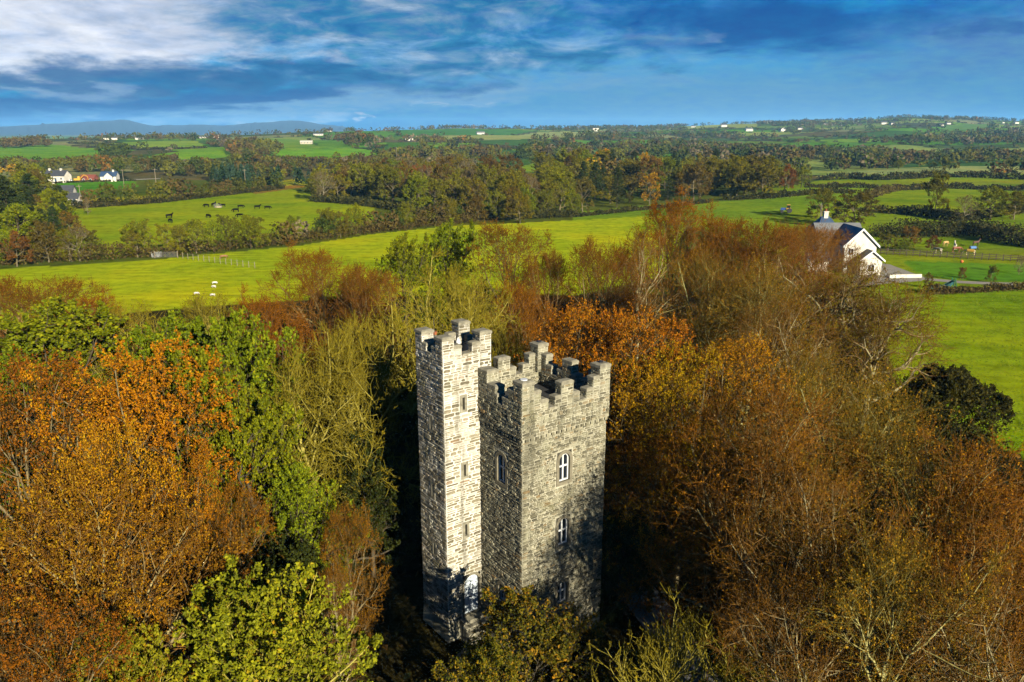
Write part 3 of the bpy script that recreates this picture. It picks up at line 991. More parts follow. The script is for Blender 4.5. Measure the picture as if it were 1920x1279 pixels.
    me = mesh('stonework', V, Q, None, [STONE_A, STONE_B], mi, False, {'rnd': np.repeat([STONES[i][3] for i in order[300:]], 16)})
    tag(obj('stonework', me, root), kind='stuff')
    return root


build_tower()

# ------------------------------------------------------------------ tree builder
UPV = np.array([0, 0, 1.0])


def unit(v):
    return v / (np.linalg.norm(v, axis=-1, keepdims=True) + 1e-9)


class Grower:
    """branches grown level by level inside a lobed dome"""
    def __init__(self, seed, H, R, zlow):
        self.rng = np.random.default_rng(seed)
        self.H, self.R, self.zlow = H, R, zlow
        self.c = np.array([0, 0, zlow + (H - zlow) * .42])
        self.r = np.array([R, R, (H - zlow) * .58])
        self.lob = self.rng.normal(size=(7, 3))
        self.lam = self.rng.uniform(.09, .24, 7)
        self.lph = self.rng.uniform(0, 6.28, 7)
        self.wood = []

    def lobes(self, d):
        return 1 + (np.sin(d @ self.lob.T * 2.6 + self.lph) * self.lam).sum(-1)

    def hit(self, p, d):
        q, e = (p - self.c) / self.r, d / self.r
        a, b, c = (e * e).sum(-1), (q * e).sum(-1), (q * q).sum(-1) - 1
        disc = np.maximum(b * b - a * c, 0)
        t = np.maximum((-b + np.sqrt(disc)) / a, .25)
        return t * np.clip(self.lobes(unit((p + d * t[..., None] - self.c) / self.r)), .6, 1.35)

    def grow(self, P0, D0, L, r0, segs, wig, trop, taper=.25, sides=4, lvl=0.0, keep=True):
        n = len(P0)
        P = np.zeros((n, segs + 1, 3))
        P[:, 0] = P0
        d = unit(D0)
        for k in range(segs):
            P[:, k + 1] = P[:, k] + d * (L / segs)[:, None]
            d = unit(d + self.rng.normal(size=(n, 3)) * wig + trop * UPV)
        Rr = r0[:, None] * np.linspace(1, taper, segs + 1)[None]
        if keep:
            self.wood.append((P, Rr, sides, lvl))
        return P, Rr

    def sprout(self, P, Rr, n, t0, t1, a0, a1, rk, side_up=0.0):
        """n children on every parent: start points, directions, radii, t"""
        m, k, _ = P.shape
        rng = self.rng
        t = t0 + (t1 - t0) * (np.arange(n)[None] + rng.uniform(.1, .9, (m, n))) / n
        f = t * (k - 1)
        i = np.minimum(f.astype(int), k - 2)
        w = (f - i)[..., None]
        rows = np.arange(m)[:, None]
        A, B = P[rows, i], P[rows, i + 1]
        p = A * (1 - w) + B * w
        T = unit(B - A)
        r = Rr[rows, i] * (1 - w[..., 0]) + Rr[rows, i + 1] * w[..., 0]
        ref = rng.normal(size=(m, 1, 3))
        N = unit(np.cross(T, ref))
        Bn = np.cross(T, N)
        phi = np.arange(n)[None] * 2.4 + rng.uniform(-.5, .5, (m, n)) + rng.uniform(0, 6.28, (m, 1))
        ang = rng.uniform(a0, a1, (m, n))
        d = np.cos(ang)[..., None] * T + np.sin(ang)[..., None] * (np.cos(phi)[..., None] * N + np.sin(phi)[..., None] * Bn)
        d = unit(d + side_up * UPV)
        return p.reshape(-1, 3), d.reshape(-1, 3), (r * rk).reshape(-1), t.reshape(-1)

    def trunk_mesh(self, name, mats):
        V, Q, Lv, n = [], [], [], 0
        for P, Rr, s, lv in self.wood:
            v, q = tubes(P, Rr, s, self.rng)
            V.append(v); Q.append(q + n); Lv.append(np.full(len(v), lv)); n += len(v)
        return mesh(name, np.vstack(V), np.vstack(Q), None, mats, None, True, {'lvl': np.concatenate(Lv)})


def leaf_quads(rng, c, out, size, droop=.2, aspect=.62, fold=.15):
    n = len(c)
    a = unit(rng.normal(size=(n, 3)) + out * .5 - UPV * droop)
    b = unit(np.cross(a, rng.normal(size=(n, 3)) + UPV * .9))
    nn = np.cross(a, b)
    s = (size * rng.uniform(.6, 1.25, n))[:, None]
    V = np.stack([c - a * s * .5, c + b * s * aspect * .5 + nn * s * fold, c + a * s * .55, c - b * s * aspect * .5 + nn * s * fold], 1)
    return V.reshape(-1, 3)


def make_tree(name, seed, H, R, zlow, bark, leaf, limbs=15, br=9, sub=7, tw=4, leaves=9000, lsize=.16, spread=(.35, 1.35), trop=.05,
              wig=.13, twig_r=.011, twig_l=.9, droop=.2, aspect=.62, trunk_r=None, upright=0.0, lobe=1.0):
    g = Grower(seed, H, R, zlow)
    g.lam = g.lam * lobe
    rng = g.rng
    tr = trunk_r or H * .021
    P, Rr = g.grow(np.array([[0, 0, -.4]]), np.array([[rng.normal() * .05, rng.normal() * .05, 1]]), np.array([H * .68]), np.array([tr]), 9, .05, .1, .3, 8)
    # main limbs
    p, d, r, t = g.sprout(P, Rr, limbs, max(.22, zlow / H * .9), .99, 0, 0, .62)
    phi = np.arange(limbs) * 2.4 + rng.uniform(-.4, .4, limbs)
    tt = np.linspace(0, 1, limbs)
    inc = spread[1] + (spread[0] - spread[1]) * tt + rng.normal(size=limbs) * .12
    d = np.stack([np.sin(inc) * np.cos(phi), np.sin(inc) * np.sin(phi), np.cos(inc)], -1)
    L = g.hit(p, d) * rng.uniform(.82, 1.04, limbs)
    LP, LR = g.grow(p, d, L, np.minimum(r, tr * .55), 8, wig, trop, .18, 6, 0.0)
    p, d, r, t = g.sprout(LP, LR, br, .22, 1.0, .45, 1.05, .68, upright)
    L = np.minimum(np.repeat(L, br) * (.62 - .25 * t), g.hit(p, d) * rng.uniform(.8, 1.06, len(p)))
    BP, BR = g.grow(p, d, np.maximum(L, .5), np.maximum(r, twig_r * 1.8), 5, wig * 1.1, trop * 1.2, .3, 4, .4)
    Lb = L
    p, d, r, t = g.sprout(BP, BR, sub, .15, 1.0, .4, 1.0, .7, upright)
    L = np.minimum(np.repeat(Lb, sub) * .55 + .15, g.hit(p, d) * rng.uniform(.8, 1.15, len(p)) + .15)
    SPt, SR = g.grow(p, d, np.maximum(L, .3), np.maximum(r, twig_r * 1.25), 3, wig * 1.2, trop * 1.3, .5, 3, .85)
    k = rng.permutation(len(SPt))
    tips = [SPt]
    if tw:
        p, d, r, t = g.sprout(SPt, SR, tw, .2, 1.0, .3, .9, .8, upright)
        L = twig_l * rng.uniform(.5, 1.15, len(p))
        TP, TR = g.grow(p, d, L, np.full(len(p), twig_r), 2, wig, trop, .5, 3, 1.0)
        tips.append(TP)
    tm = g.trunk_mesh(name + '_trunk', [bark])
    crown = None
    if leaves:
        src = tips[-1]
        i = rng.integers(0, len(src), leaves)
        kk = src.shape[1]
        f = rng.uniform(.1, 1.0, leaves) * (kk - 1)
        j = np.minimum(f.astype(int), kk - 2)
        w = (f - j)[:, None]
        c = src[i, j] * (1 - w) + src[i, j + 1] * w + rng.normal(size=(leaves, 3)) * lsize * .45
        V = leaf_quads(rng, c, unit(c - g.c), lsize, droop, aspect)
        rr_ = np.clip(rng.beta(1.2, 1.5, leaves) * .8 + .2 * (.5 + .5 * np.sin(unit(c - g.c) @ g.lob[0] * 3 + g.lph[1])), 0, 1)
        crown = mesh(name + '_crown', V, np.arange(leaves * 4).reshape(-1, 4), None, [leaf], None, False, {'rnd': np.repeat(rr_, 4)})
    co = np.vstack([q.reshape(-1, 3) for q in tips])
    return dict(name=name, trunk=tm, crown=crown, H=float(np.percentile(co[:, 2], 99.5)), R=float(np.percentile(np.hypot(co[:, 0], co[:, 1]), 96)))


def make_conifer(name, seed, H, R, bark, leaf, whorls=26, arms=7, lsize=.5, per=34, droop=.25, flat=False):
    g = Grower(seed, H, R, 0)
    rng = g.rng
    P, Rr = g.grow(np.array([[0, 0, -.3]]), np.array([[0, 0, 1.]]), np.array([H * .99]), np.array([H * .018]), 8, .01, .1, .1, 6)
    n = whorls * arms
    z = np.repeat(np.linspace(.12, .97, whorls), arms) + rng.uniform(-.015, .015, n)
    phi = rng.uniform(0, 6.28, n)
    prof = (1 - z) ** (.75 if not flat else .45) * rng.uniform(.65, 1.1, n)
    L = R * np.maximum(prof, .05)
    p = np.stack([0 * z, 0 * z, z * H], -1)
    d = np.stack([np.cos(phi), np.sin(phi), np.full(n, .12 - droop * .4)], -1)
    AP, AR = g.grow(p, d, L, np.full(n, .05), 4, .06, .02, .3, 3, .5)
    m = n * per
    i = np.repeat(np.arange(n), per)
    f = np.sqrt(rng.uniform(.02, 1, m)) * 4
    j = np.minimum(f.astype(int), 3)
    w = (f - j)[:, None]
    c = AP[i, j] * (1 - w) + AP[i, j + 1] * w
    T = unit(AP[i, 4] - AP[i, 0])
    side = unit(np.cross(T, UPV))
    c = c + side * (rng.normal(size=m) * .22 * (L[i] * .5 + .2))[:, None] + rng.normal(size=(m, 3)) * lsize * .2
    V = leaf_quads(rng, c, T, lsize, droop, .42)
    crown = mesh(name + '_crown', V, np.arange(m * 4).reshape(-1, 4), None, [leaf], None, False, {'rnd': np.repeat(rng.random(m), 4)})
    return dict(name=name, trunk=g.trunk_mesh(name + '_trunk', [bark]), crown=crown, H=H, R=R)


# bark and leaves
B_BEECH = bark_mat('beech_bark', (.33, .28, .13), (.185, .072, .007))
B_RED = bark_mat('copper_twig_bark', (.30, .23, .10), (.190, .068, .006))
B_MOSS = bark_mat('mossy_bark', (.40, .37, .15), (.135, .100, .010))
B_LEAFY = bark_mat('leafy_beech_bark', (.21, .17, .09), (.10, .055, .012))
B_OLIVE = bark_mat('ash_bark', (.40, .35, .08), (.25, .205, .016))
B_PALE = bark_mat('pale_bark', (.33, .29, .16), (.155, .068, .008))
B_DARK = bark_mat('dark_bark', (.09, .075, .05), (.06, .05, .03))
B_MID = bark_mat('field_tree_bark', (.17, .145, .085), (.11, .08, .04))
L_ORANGE = leaf_mat('orange_beech_leaf', [(0, (.17, .055, .003)), (.35, (.36, .125, .003)), (.7, (.48, .20, .004)), (1, (.46, .29, .008))])
L_RUST = leaf_mat('rust_leaf', [(0, (.11, .042, .003)), (.5, (.26, .098, .004)), (1, (.37, .17, .006))])
L_BROWN = leaf_mat('brown_beech_leaf', [(0, (.05, .036, .003)), (.4, (.15, .085, .004)), (.72, (.32, .135, .003)), (1, (.52, .23, .004))])
L_GREEN = leaf_mat('green_leaf', [(0, (.045, .062, .003)), (.45, (.14, .175, .005)), (.8, (.24, .26, .006)), (1, (.32, .26, .006))])
L_YELLOW = leaf_mat('yellow_green_leaf', [(0, (.09, .10, .006)), (.45, (.20, .21, .008)), (.8, (.33, .31, .010)), (1, (.36, .20, .010))], .02, .15)
L_GOLD = leaf_mat('golden_leaf', [(0, (.20, .085, .003)), (.4, (.40, .19, .003)), (.75, (.52, .30, .004)), (1, (.18, .17, .006))])
L_GOLDGREEN = leaf_mat('shaded_gold_green_leaf', [(0, (.035, .045, .006)), (.4, (.10, .10, .007)), (.7, (.22, .15, .008)), (1, (.40, .20, .008))])  # gold green leaves, darkened to paint in the tree shade on the bush
L_OCHRE = leaf_mat('ochre_leaf', [(0, (.09, .045, .006)), (.4, (.22, .11, .007)), (.75, (.36, .19, .008)), (1, (.40, .28, .010))])
L_OLIVE = leaf_mat('olive_leaf', [(0, (.075, .062, .004)), (.5, (.19, .155, .006)), (1, (.32, .25, .007))])
L_DARK = leaf_mat('evergreen_leaf', [(0, (.013, .020, .004)), (.6, (.036, .048, .007)), (1, (.08, .085, .010))], .03, .3, .2)
L_GORSE = leaf_mat('gorse_leaf', [(0, (.02, .022, .004)), (.6, (.055, .052, .007)), (1, (.12, .095, .010))])
L_PINE = leaf_mat('pine_needles', [(0, (.010, .020, .005)), (.6, (.028, .045, .010)), (1, (.06, .075, .014))], .04, .3, .15)
L_BLUEG = leaf_mat('spruce_needles', [(0, (.014, .034, .022)), (.6, (.034, .068, .040)), (1, (.07, .10, .05))], .04, .3, .15)
L_MBROWN = leaf_mat('field_brown_leaf', [(0, (.050, .036, .007)), (.5, (.125, .088, .011)), (1, (.21, .145, .014))], .05, .4)
L_MRUST = leaf_mat('field_rust_leaf', [(0, (.075, .036, .010)), (.5, (.17, .078, .012)), (1, (.26, .13, .014))], .04, .35)
L_MOLIVE = leaf_mat('field_olive_leaf', [(0, (.06, .062, .005)), (.5, (.165, .158, .007)), (1, (.29, .25, .009))], .05, .4)

# ------------------------------------------------------------------ kinds of near tree
KIND = {}


def build_kinds():
    def K(key, common, *tr):
        KIND[key] = (common, list(tr))
    bare = dict(lobe=.6, limbs=17, br=9, sub=7, tw=3, leaves=17000, lsize=.098, twig_r=.0115, twig_l=1.0, wig=.15)
    K('bare_beech', 'beech_tree',
      make_tree('bare_beech', 101, 14, 6.2, 2.5, B_BEECH, L_BROWN, **bare),
      make_tree('bare_beech', 102, 14, 6.2, 3.0, B_MOSS, L_OCHRE, **{**bare, 'limbs': 15, 'leaves': 18000}),
      make_tree('bare_beech', 103, 14, 6.2, 2.5, B_PALE, L_BROWN, **{**bare, 'leaves': 10000, 'wig': .24}))
    K('orange_beech', 'beech_tree',
      make_tree('orange_beech', 111, 14, 5.5, 2, B_LEAFY, L_ORANGE, lobe=.55, limbs=15, br=8, sub=6, tw=2, leaves=34000, lsize=.118),
      make_tree('orange_beech', 112, 14, 5.5, 2, B_LEAFY, L_ORANGE, lobe=.55, limbs=15, br=8, sub=6, tw=3, leaves=24000, lsize=.112),
      make_tree('rust_beech', 113, 14, 5.5, 2, B_LEAFY, L_RUST, lobe=.55, limbs=15, br=8, sub=6, tw=3, leaves=24000, lsize=.112))
    K('golden_beech', 'beech_tree',
      make_tree('golden_beech', 121, 14, 5.5, 2, B_LEAFY, L_GOLD, lobe=.6, limbs=15, br=8, sub=6, tw=3, leaves=26000, lsize=.112))
    K('ochre_beech', 'beech_tree',
      make_tree('ochre_beech', 114, 14, 5.5, 2, B_BEECH, L_OCHRE, lobe=.6, limbs=16, br=8, sub=6, tw=3, leaves=20000, lsize=.115))
    K('gold_bush', 'beech_bush',
      make_tree('gold_bush', 122, 8, 3.6, .3, B_DARK, L_GOLDGREEN, limbs=16, br=8, sub=5, tw=0, leaves=12000, lsize=.17))
    K('green_maple', 'sycamore_tree',
      make_tree('green_maple', 131, 14, 4.5, 1.5, B_DARK, L_GREEN, limbs=15, br=8, sub=5, tw=0, leaves=22000, lsize=.19, aspect=.85),
      make_tree('green_maple', 132, 14, 4.5, 1.5, B_DARK, L_GREEN, limbs=15, br=8, sub=5, tw=0, leaves=18000, lsize=.20, aspect=.85))
    K('yellow_maple', 'sycamore_tree',
      make_tree('yellow_maple', 141, 11, 4.2, 1.5, B_OLIVE, L_YELLOW, limbs=17, br=8, sub=5, tw=0, leaves=26000, lsize=.15, lobe=.5, aspect=.85))
    K('olive_ash', 'ash_tree',
      make_tree('olive_ash', 151, 15, 5.5, 2.5, B_OLIVE, L_OLIVE, limbs=17, br=8, sub=6, tw=3, leaves=3500, lsize=.12, twig_r=.016, twig_l=.9, trop=.07, wig=.17, upright=.16, lobe=.55),
      make_tree('olive_ash', 152, 15, 5.5, 2.5, B_OLIVE, L_OLIVE, limbs=16, br=8, sub=6, tw=3, leaves=7000, lsize=.13, twig_r=.015, twig_l=.9, trop=.06, wig=.2, upright=.14, lobe=.6))
    K('copper_tree', 'copper_beech_tree',
      make_tree('copper_tree', 161, 14, 5.5, 2, B_RED, L_RUST, lobe=.55, limbs=17, br=9, sub=6, tw=4, leaves=26000, lsize=.105, twig_r=.012, twig_l=.9, upright=.1),
      make_tree('copper_tree', 162, 14, 5.5, 2, B_RED, L_BROWN, lobe=.55, limbs=17, br=9, sub=6, tw=4, leaves=20000, lsize=.10, twig_r=.012, twig_l=.9, upright=.12))
    K('gnarled_oak', 'oak_tree',
      make_tree('gnarled_oak', 171, 14, 7, 3, B_PALE, L_OLIVE, limbs=16, br=8, sub=6, tw=4, leaves=20000, lsize=.10, twig_r=.0125, wig=.30, trop=.02, spread=(.5, 1.4), trunk_r=.42))
    K('pale_birch', 'birch_tree',
      make_tree('pale_birch', 181, 15, 4.8, 3, B_PALE, L_BROWN, limbs=14, br=8, sub=6, tw=4, leaves=3500, lsize=.12, twig_r=.011, wig=.12, trop=.08, spread=(.3, 1.0), upright=.2))
    K('evergreen', 'holly_tree',
      make_tree('evergreen', 191, 10, 4.2, .6, B_DARK, L_DARK, limbs=15, br=8, sub=5, tw=0, leaves=14000, lsize=.24))
    K('gorse', 'gorse_bush',
      make_tree('gorse', 192, 5, 4.5, .1, B_DARK, L_GORSE, limbs=20, br=8, sub=5, tw=0, leaves=30000, lsize=.21, spread=(.3, 1.5), lobe=.35))
    K('upright_shrub', 'willow_shrub',
      make_tree('upright_shrub', 201, 8, 3.2, .4, B_OLIVE, L_OLIVE, limbs=26, br=6, sub=3, tw=2, leaves=700, lsize=.12, twig_r=.012, twig_l=.6, trop=.16, spread=(.15, .8), upright=.5, trunk_r=.12))
    # trees of the fields, seen from 100 m and more
    def M(key, common, bark, leaf, n, ls, seeds=(1, 2, 3), **kw):
        a = dict(limbs=11, br=5, sub=3, tw=0, twig_r=.03)
        a.update(kw)
        K(key, common, *[make_tree(key, 300 + s * 17 + len(key), 10, 4.0, .3, bark, leaf, leaves=n, lsize=ls, **a) for s in seeds])
    M('field_brown', 'deciduous_tree', B_MID, L_MBROWN, 3600, .36)
    M('field_olive', 'deciduous_tree', B_MID, L_MOLIVE, 4000, .37)
    M('field_green', 'deciduous_tree', B_DARK, L_GREEN, 4000, .39, (1, 2))
    M('field_orange', 'deciduous_tree', B_MID, L_MRUST, 3600, .36, (1, 2))
    M('field_gold', 'deciduous_tree', B_MID, L_GOLD, 1900, .44, (1,))
    M('field_bare', 'deciduous_tree', bark_mat('grey_bark', (.27, .24, .16), (.15, .11, .06)), L_MBROWN, 700, .36, (1, 2), limbs=14, br=7, sub=5, twig_r=.026)
    K('pine', 'pine_tree', make_conifer('pine', 401, 14, 4.6, B_DARK, L_PINE, 20, 7, .6, 26, .15, True), make_conifer('pine', 402, 14, 4.6, B_DARK, L_PINE, 18, 7, .6, 26, .25, True))
    K('spruce', 'spruce_tree', make_conifer('spruce', 411, 12, 2.4, B_DARK, L_BLUEG, 22, 6, .45, 20, .4))
build_kinds()


def place_tree(key, var, x, y, H, R, rz, label, group=None, parts=True):
    common, variants = KIND[key]
    k = variants[var % len(variants)]
    loc = (x, y, float(tz(x, y)))
    sc = (R / k['R'], R / k['R'], H / k['H'])
    if parts:
        root = thing(common, label, 'tree', loc, rz, group)
        obj('trunk', k['trunk'], root)
        if k['crown'] is not None:
            obj('crown', k['crown'], root)
    root.scale = sc
    return root

# ------------------------------------------------------------------ the wood round the tower, tree by tree
def crown_top(px, py, H):
    d = ray(px, py)
    t = (CH - H) / -d[2]
    return d[0] * t, d[1] * t


NEAR = [
    # px, py of the crown's top, height, radius, kind, variant, label
    # foreground, left
    (480, 1105, 10.2, 3.7, 'yellow_maple', 0, 'yellow green sycamore with large leaves at the bottom edge, the wider of the two'),
    (205, 1175, 9.6, 2.2, 'yellow_maple', 0, 'small yellow green sycamore in the bottom left corner beside the wider one'),
    (110, 900, 14.0, 4.6, 'ochre_beech', 0, 'thinning ochre beech with pale limbs above the small yellow green sycamore'),
    (20, 1120, 12.0, 3.6, 'orange_beech', 2, 'dark rusty beech cut by the left edge below the ochre beech'),
    (255, 640, 16.0, 5.4, 'orange_beech', 0, 'broad bright orange beech, the largest orange crown left of the tower'),
    (45, 690, 15.5, 4.6, 'orange_beech', 2, 'reddish brown beech at the left edge beside the broad orange beech'),
    (175, 815, 14.5, 3.4, 'orange_beech', 1, 'orange brown beech just below the broad orange beech'),
    (430, 925, 9.8, 2.3, 'orange_beech', 2, 'rusty orange lower beech hanging over the dark hollow left of the tower'),
    (330, 850, 12.3, 2.6, 'orange_beech', 1, 'orange beech with thin crown below the broad orange beech'),
    (400, 660, 15.0, 3.3, 'green_maple', 0, 'green leafy sycamore right beside the broad orange beech'),
    (470, 740, 12.8, 2.9, 'green_maple', 1, 'mid green sycamore stepping down towards the dark hollow'),
    (560, 880, 9.5, 2.4, 'green_maple', 0, 'small bright green tree lowest of the green row left of the tower'),
    (465, 590, 15.0, 3.6, 'green_maple', 1, 'deep green dense tree with rounded top behind the green sycamore'),
    (335, 590, 14.3, 4.2, 'green_maple', 1, 'yellowish green sycamore above the broad orange beech'),
    (110, 562, 14.0, 6.0, 'green_maple', 1, 'wide olive green tree in the back row at the left'),
    (-10, 640, 13.8, 3.6, 'green_maple', 0, 'bright green tree cut by the left edge above the reddish brown beech'),
    (250, 570, 13.2, 4.6, 'olive_ash', 1, 'olive half leafy ash next to the wide olive green tree'),
    (60, 520, 12.6, 7.0, 'copper_tree', 1, 'low russet tree by the sheep field at the far left of the wood'),
    (160, 545, 11.6, 5.0, 'copper_tree', 0, 'low russet brown tree right of the other russet one by the sheep field'),
    (400, 552, 12.3, 4.6, 'olive_ash', 1, 'pale olive thin tree by the grazing white sheep'),
    (500, 545, 13.4, 4.4, 'copper_tree', 0, 'copper brown tree in front of the wide copper dome'),
    # behind the tower, left of centre
    (595, 462, 14.0, 6.8, 'copper_tree', 0, 'wide copper brown dome of fine twigs at the edge of the yellow field'),
    (690, 500, 13.2, 4.0, 'copper_tree', 1, 'copper brown tree to the right of the wide copper dome'),
    (590, 600, 14.8, 4.0, 'olive_ash', 0, 'bare yellow olive ash drooping over the dark hollow'),
    (700, 545, 16.2, 5.4, 'olive_ash', 0, 'large bare olive ash with dense upright twigs left behind the turret'),
    (660, 640, 13.6, 3.2, 'olive_ash', 1, 'lower olive ash leaning over the dark hollow beside the turret'),
    (800, 495, 16.6, 5.8, 'olive_ash', 0, 'tallest yellow olive ash rising right behind the turret'),
    (880, 500, 15.8, 4.2, 'olive_ash', 1, 'olive ash with rusty leaves behind the main battlements'),
    (930, 565, 14.6, 3.2, 'olive_ash', 0, 'sunlit yellow ash touching the gap between turret and main tower'),
    (760, 440, 13.6, 3.8, 'green_maple', 1, 'dark olive round tree on the yellow field edge'),
    (845, 415, 15.0, 4.0, 'green_maple', 1, 'dark green leafy tree on the field edge left of the orange one'),
    (950, 420, 15.6, 5.2, 'orange_beech', 2, 'orange red beech on the field edge behind the tower'),
    (1025, 470, 13.5, 3.6, 'copper_tree', 1, 'dark brown tree in shade just right of the orange red beech'),
    (985, 520, 14.4, 3.8, 'copper_tree', 0, 'rusty brown tree above the main battlements'),
    # right of centre, behind
    (1130, 450, 15.0, 4.6, 'copper_tree', 1, 'brown rounded tree with fine twigs left of the white limbed birch'),
    (1205, 425, 16.2, 5.2, 'pale_birch', 0, 'tall bare birch with white limbs behind the golden beech'),
    (1280, 362, 18.5, 7.0, 'copper_tree', 0, 'tallest red orange tree on the skyline of the wood'),
    (1365, 395, 17.3, 6.0, 'copper_tree', 0, 'red brown tree right beside the tallest red orange tree'),
    (1440, 415, 16.4, 6.0, 'copper_tree', 1, 'purplish brown bare tree left of the white house'),
    (1510, 425, 15.2, 5.4, 'bare_beech', 0, 'grey brown bare beech close to the roof of the white house'),
    (1330, 470, 16.0, 5.4, 'bare_beech', 1, 'olive ochre beech below the tallest red orange tree'),
    (1420, 500, 15.6, 5.0, 'bare_beech', 1, 'olive twiggy tree in front of the purplish one'),
    (1570, 468, 15.2, 7.6, 'gnarled_oak', 0, 'gnarled olive oak with twisting pale limbs in front of the white house'),
    (1650, 530, 13.4, 6.0, 'gnarled_oak', 0, 'smaller gnarled oak with sinuous branches beside the meadow'),
    (1480, 560, 14.6, 4.8, 'bare_beech', 2, 'olive brown beech left of the gnarled oak'),
    (1532, 424, 12.8, 6.0, 'copper_tree', 1, 'brown beech hiding the left side of the white house'),
    (1596, 478, 10.0, 4.4, 'bare_beech', 2, 'thin beech right in front of the porch of the white house'),
    # right of the tower
    (1100, 570, 15.4, 4.6, 'orange_beech', 1, 'orange beech straight behind the right corner of the tower'),
    (1210, 585, 15.6, 5.0, 'orange_beech', 1, 'orange brown beech with pale twigs right of the tower'),
    (1190, 680, 13.4, 4.4, 'golden_beech', 0, 'golden yellow beech glowing beside the right wall of the tower'),
    (1290, 650, 14.2, 4.4, 'golden_beech', 0, 'golden brown beech between the tower and the brown foreground mass'),
    (1235, 800, 10.6, 3.2, 'orange_beech', 1, 'shaded orange beech low beside the right foot of the tower'),
    (1390, 640, 14.4, 4.6, 'golden_beech', 0, 'ochre beech below the olive brown beech'),
    (1540, 655, 13.6, 4.4, 'bare_beech', 1, 'olive ochre twiggy tree in front of the smaller gnarled oak'),
    # foreground, right
    (1465, 738, 14.6, 4.8, 'bare_beech', 0, 'half bare brown beech with fanned limbs, nearest the tower on the right'),
    (1650, 720, 14.8, 5.4, 'bare_beech', 1, 'half bare brown beech with straight pale branches beside the meadow'),
    (1560, 880, 13.4, 4.4, 'bare_beech', 2, 'brown beech with bright pale limbs in the middle of the right foreground'),
    (1810, 830, 13.6, 5.2, 'bare_beech', 0, 'russet brown beech with white twigs below the dark bush'),
    (1890, 890, 12.8, 4.2, 'copper_tree', 0, 'reddish bare tree at the right edge'),
    (1690, 1010, 12.6, 4.2, 'bare_beech', 1, 'olive brown beech low in the right foreground'),
    (1500, 1085, 11.0, 3.4, 'bare_beech', 2, 'shaded brown beech at the bottom right of centre'),
    (1880, 1080, 12.0, 4.0, 'bare_beech', 2, 'pale limbed bare beech in the bottom right corner'),
    # below the tower
    (1010, 1135, 6.2, 3.2, 'gold_bush', 0, 'golden green bush covering the foot of the tower'),
    (900, 1205, 5.4, 2.2, 'gold_bush', 0, 'smaller dark golden bush left below the tower foot'),
    (1240, 1140, 8.6, 2.8, 'upright_shrub', 0, 'upright yellow olive shrub with bare stems right below the tower'),
    (1370, 1175, 8.0, 2.4, 'upright_shrub', 0, 'bare upright shrub beside the yellow olive one at the bottom edge'),
    (630, 1060, 7.5, 1.5, 'pale_birch', 0, 'thin brown sapling in the dark hollow left of the tower'),
    (655, 955, 8.0, 1.6, 'orange_beech', 2, 'small orange beech alone in the dark hollow left of the tower'),
    (735, 760, 9.6, 3.0, 'evergreen', 0, 'dark evergreen in the shade right against the turret'),
    (690, 860, 7.4, 2.6, 'evergreen', 0, 'dark evergreen low in the hollow left of the turret'),
    (520, 1010, 7.5, 2.6, 'evergreen', 0, 'dark holly in shade behind the wide yellow green sycamore'),
    (1180, 960, 6.0, 2.2, 'evergreen', 0, 'dark holly in shade at the right foot of the tower'),
    (1775, 690, 6.4, 4.6, 'gorse', 0, 'dark rounded gorse bush standing on the meadow edge'),
    (1700, 735, 4.2, 3.4, 'gorse', 0, 'smaller dark bush left of the rounded gorse bush'),
]


def build_near():
    rng = np.random.default_rng(7)
    for px, py, H, R, key, var, label in NEAR:
        x, y = crown_top(px, py, H)
        place_tree(key, var, x, y, H, R, rng.uniform(0, 6.28), label)
    # brambles, ferns and saplings on the floor of the wood
    n = 26000
    X, Y = rng.uniform(-55, 62, n), rng.uniform(10, 92, n)
    d = np.hypot(X - 1, Y - 36)
    keep = (np.abs(X) < Y * .78 + 6) & (d > 6.5)
    meadow = inside([at(*p) for p in FIELDS[-1][0]], X, Y)
    field = inside([at(*p) for p in FIELDS[24][0]], X, Y)
    keep &= ~meadow & ~field
    X, Y = X[keep], Y[keep]
    n = len(X)
    cl = np.sin(X * .9) * np.sin(Y * .8) + np.sin(X * .31 + 1) * np.sin(Y * .37)
    h = np.clip(rng.uniform(.05, 1.0, n) * (1.0 + .8 * cl), .05, 2.2)
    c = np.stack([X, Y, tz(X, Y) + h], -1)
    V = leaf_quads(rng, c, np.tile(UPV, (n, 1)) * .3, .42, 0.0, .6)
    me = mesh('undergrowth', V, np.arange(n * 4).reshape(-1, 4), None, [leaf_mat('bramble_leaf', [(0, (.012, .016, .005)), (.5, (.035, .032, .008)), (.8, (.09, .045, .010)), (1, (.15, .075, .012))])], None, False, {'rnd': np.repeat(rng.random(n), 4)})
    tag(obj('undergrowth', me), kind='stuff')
build_near()


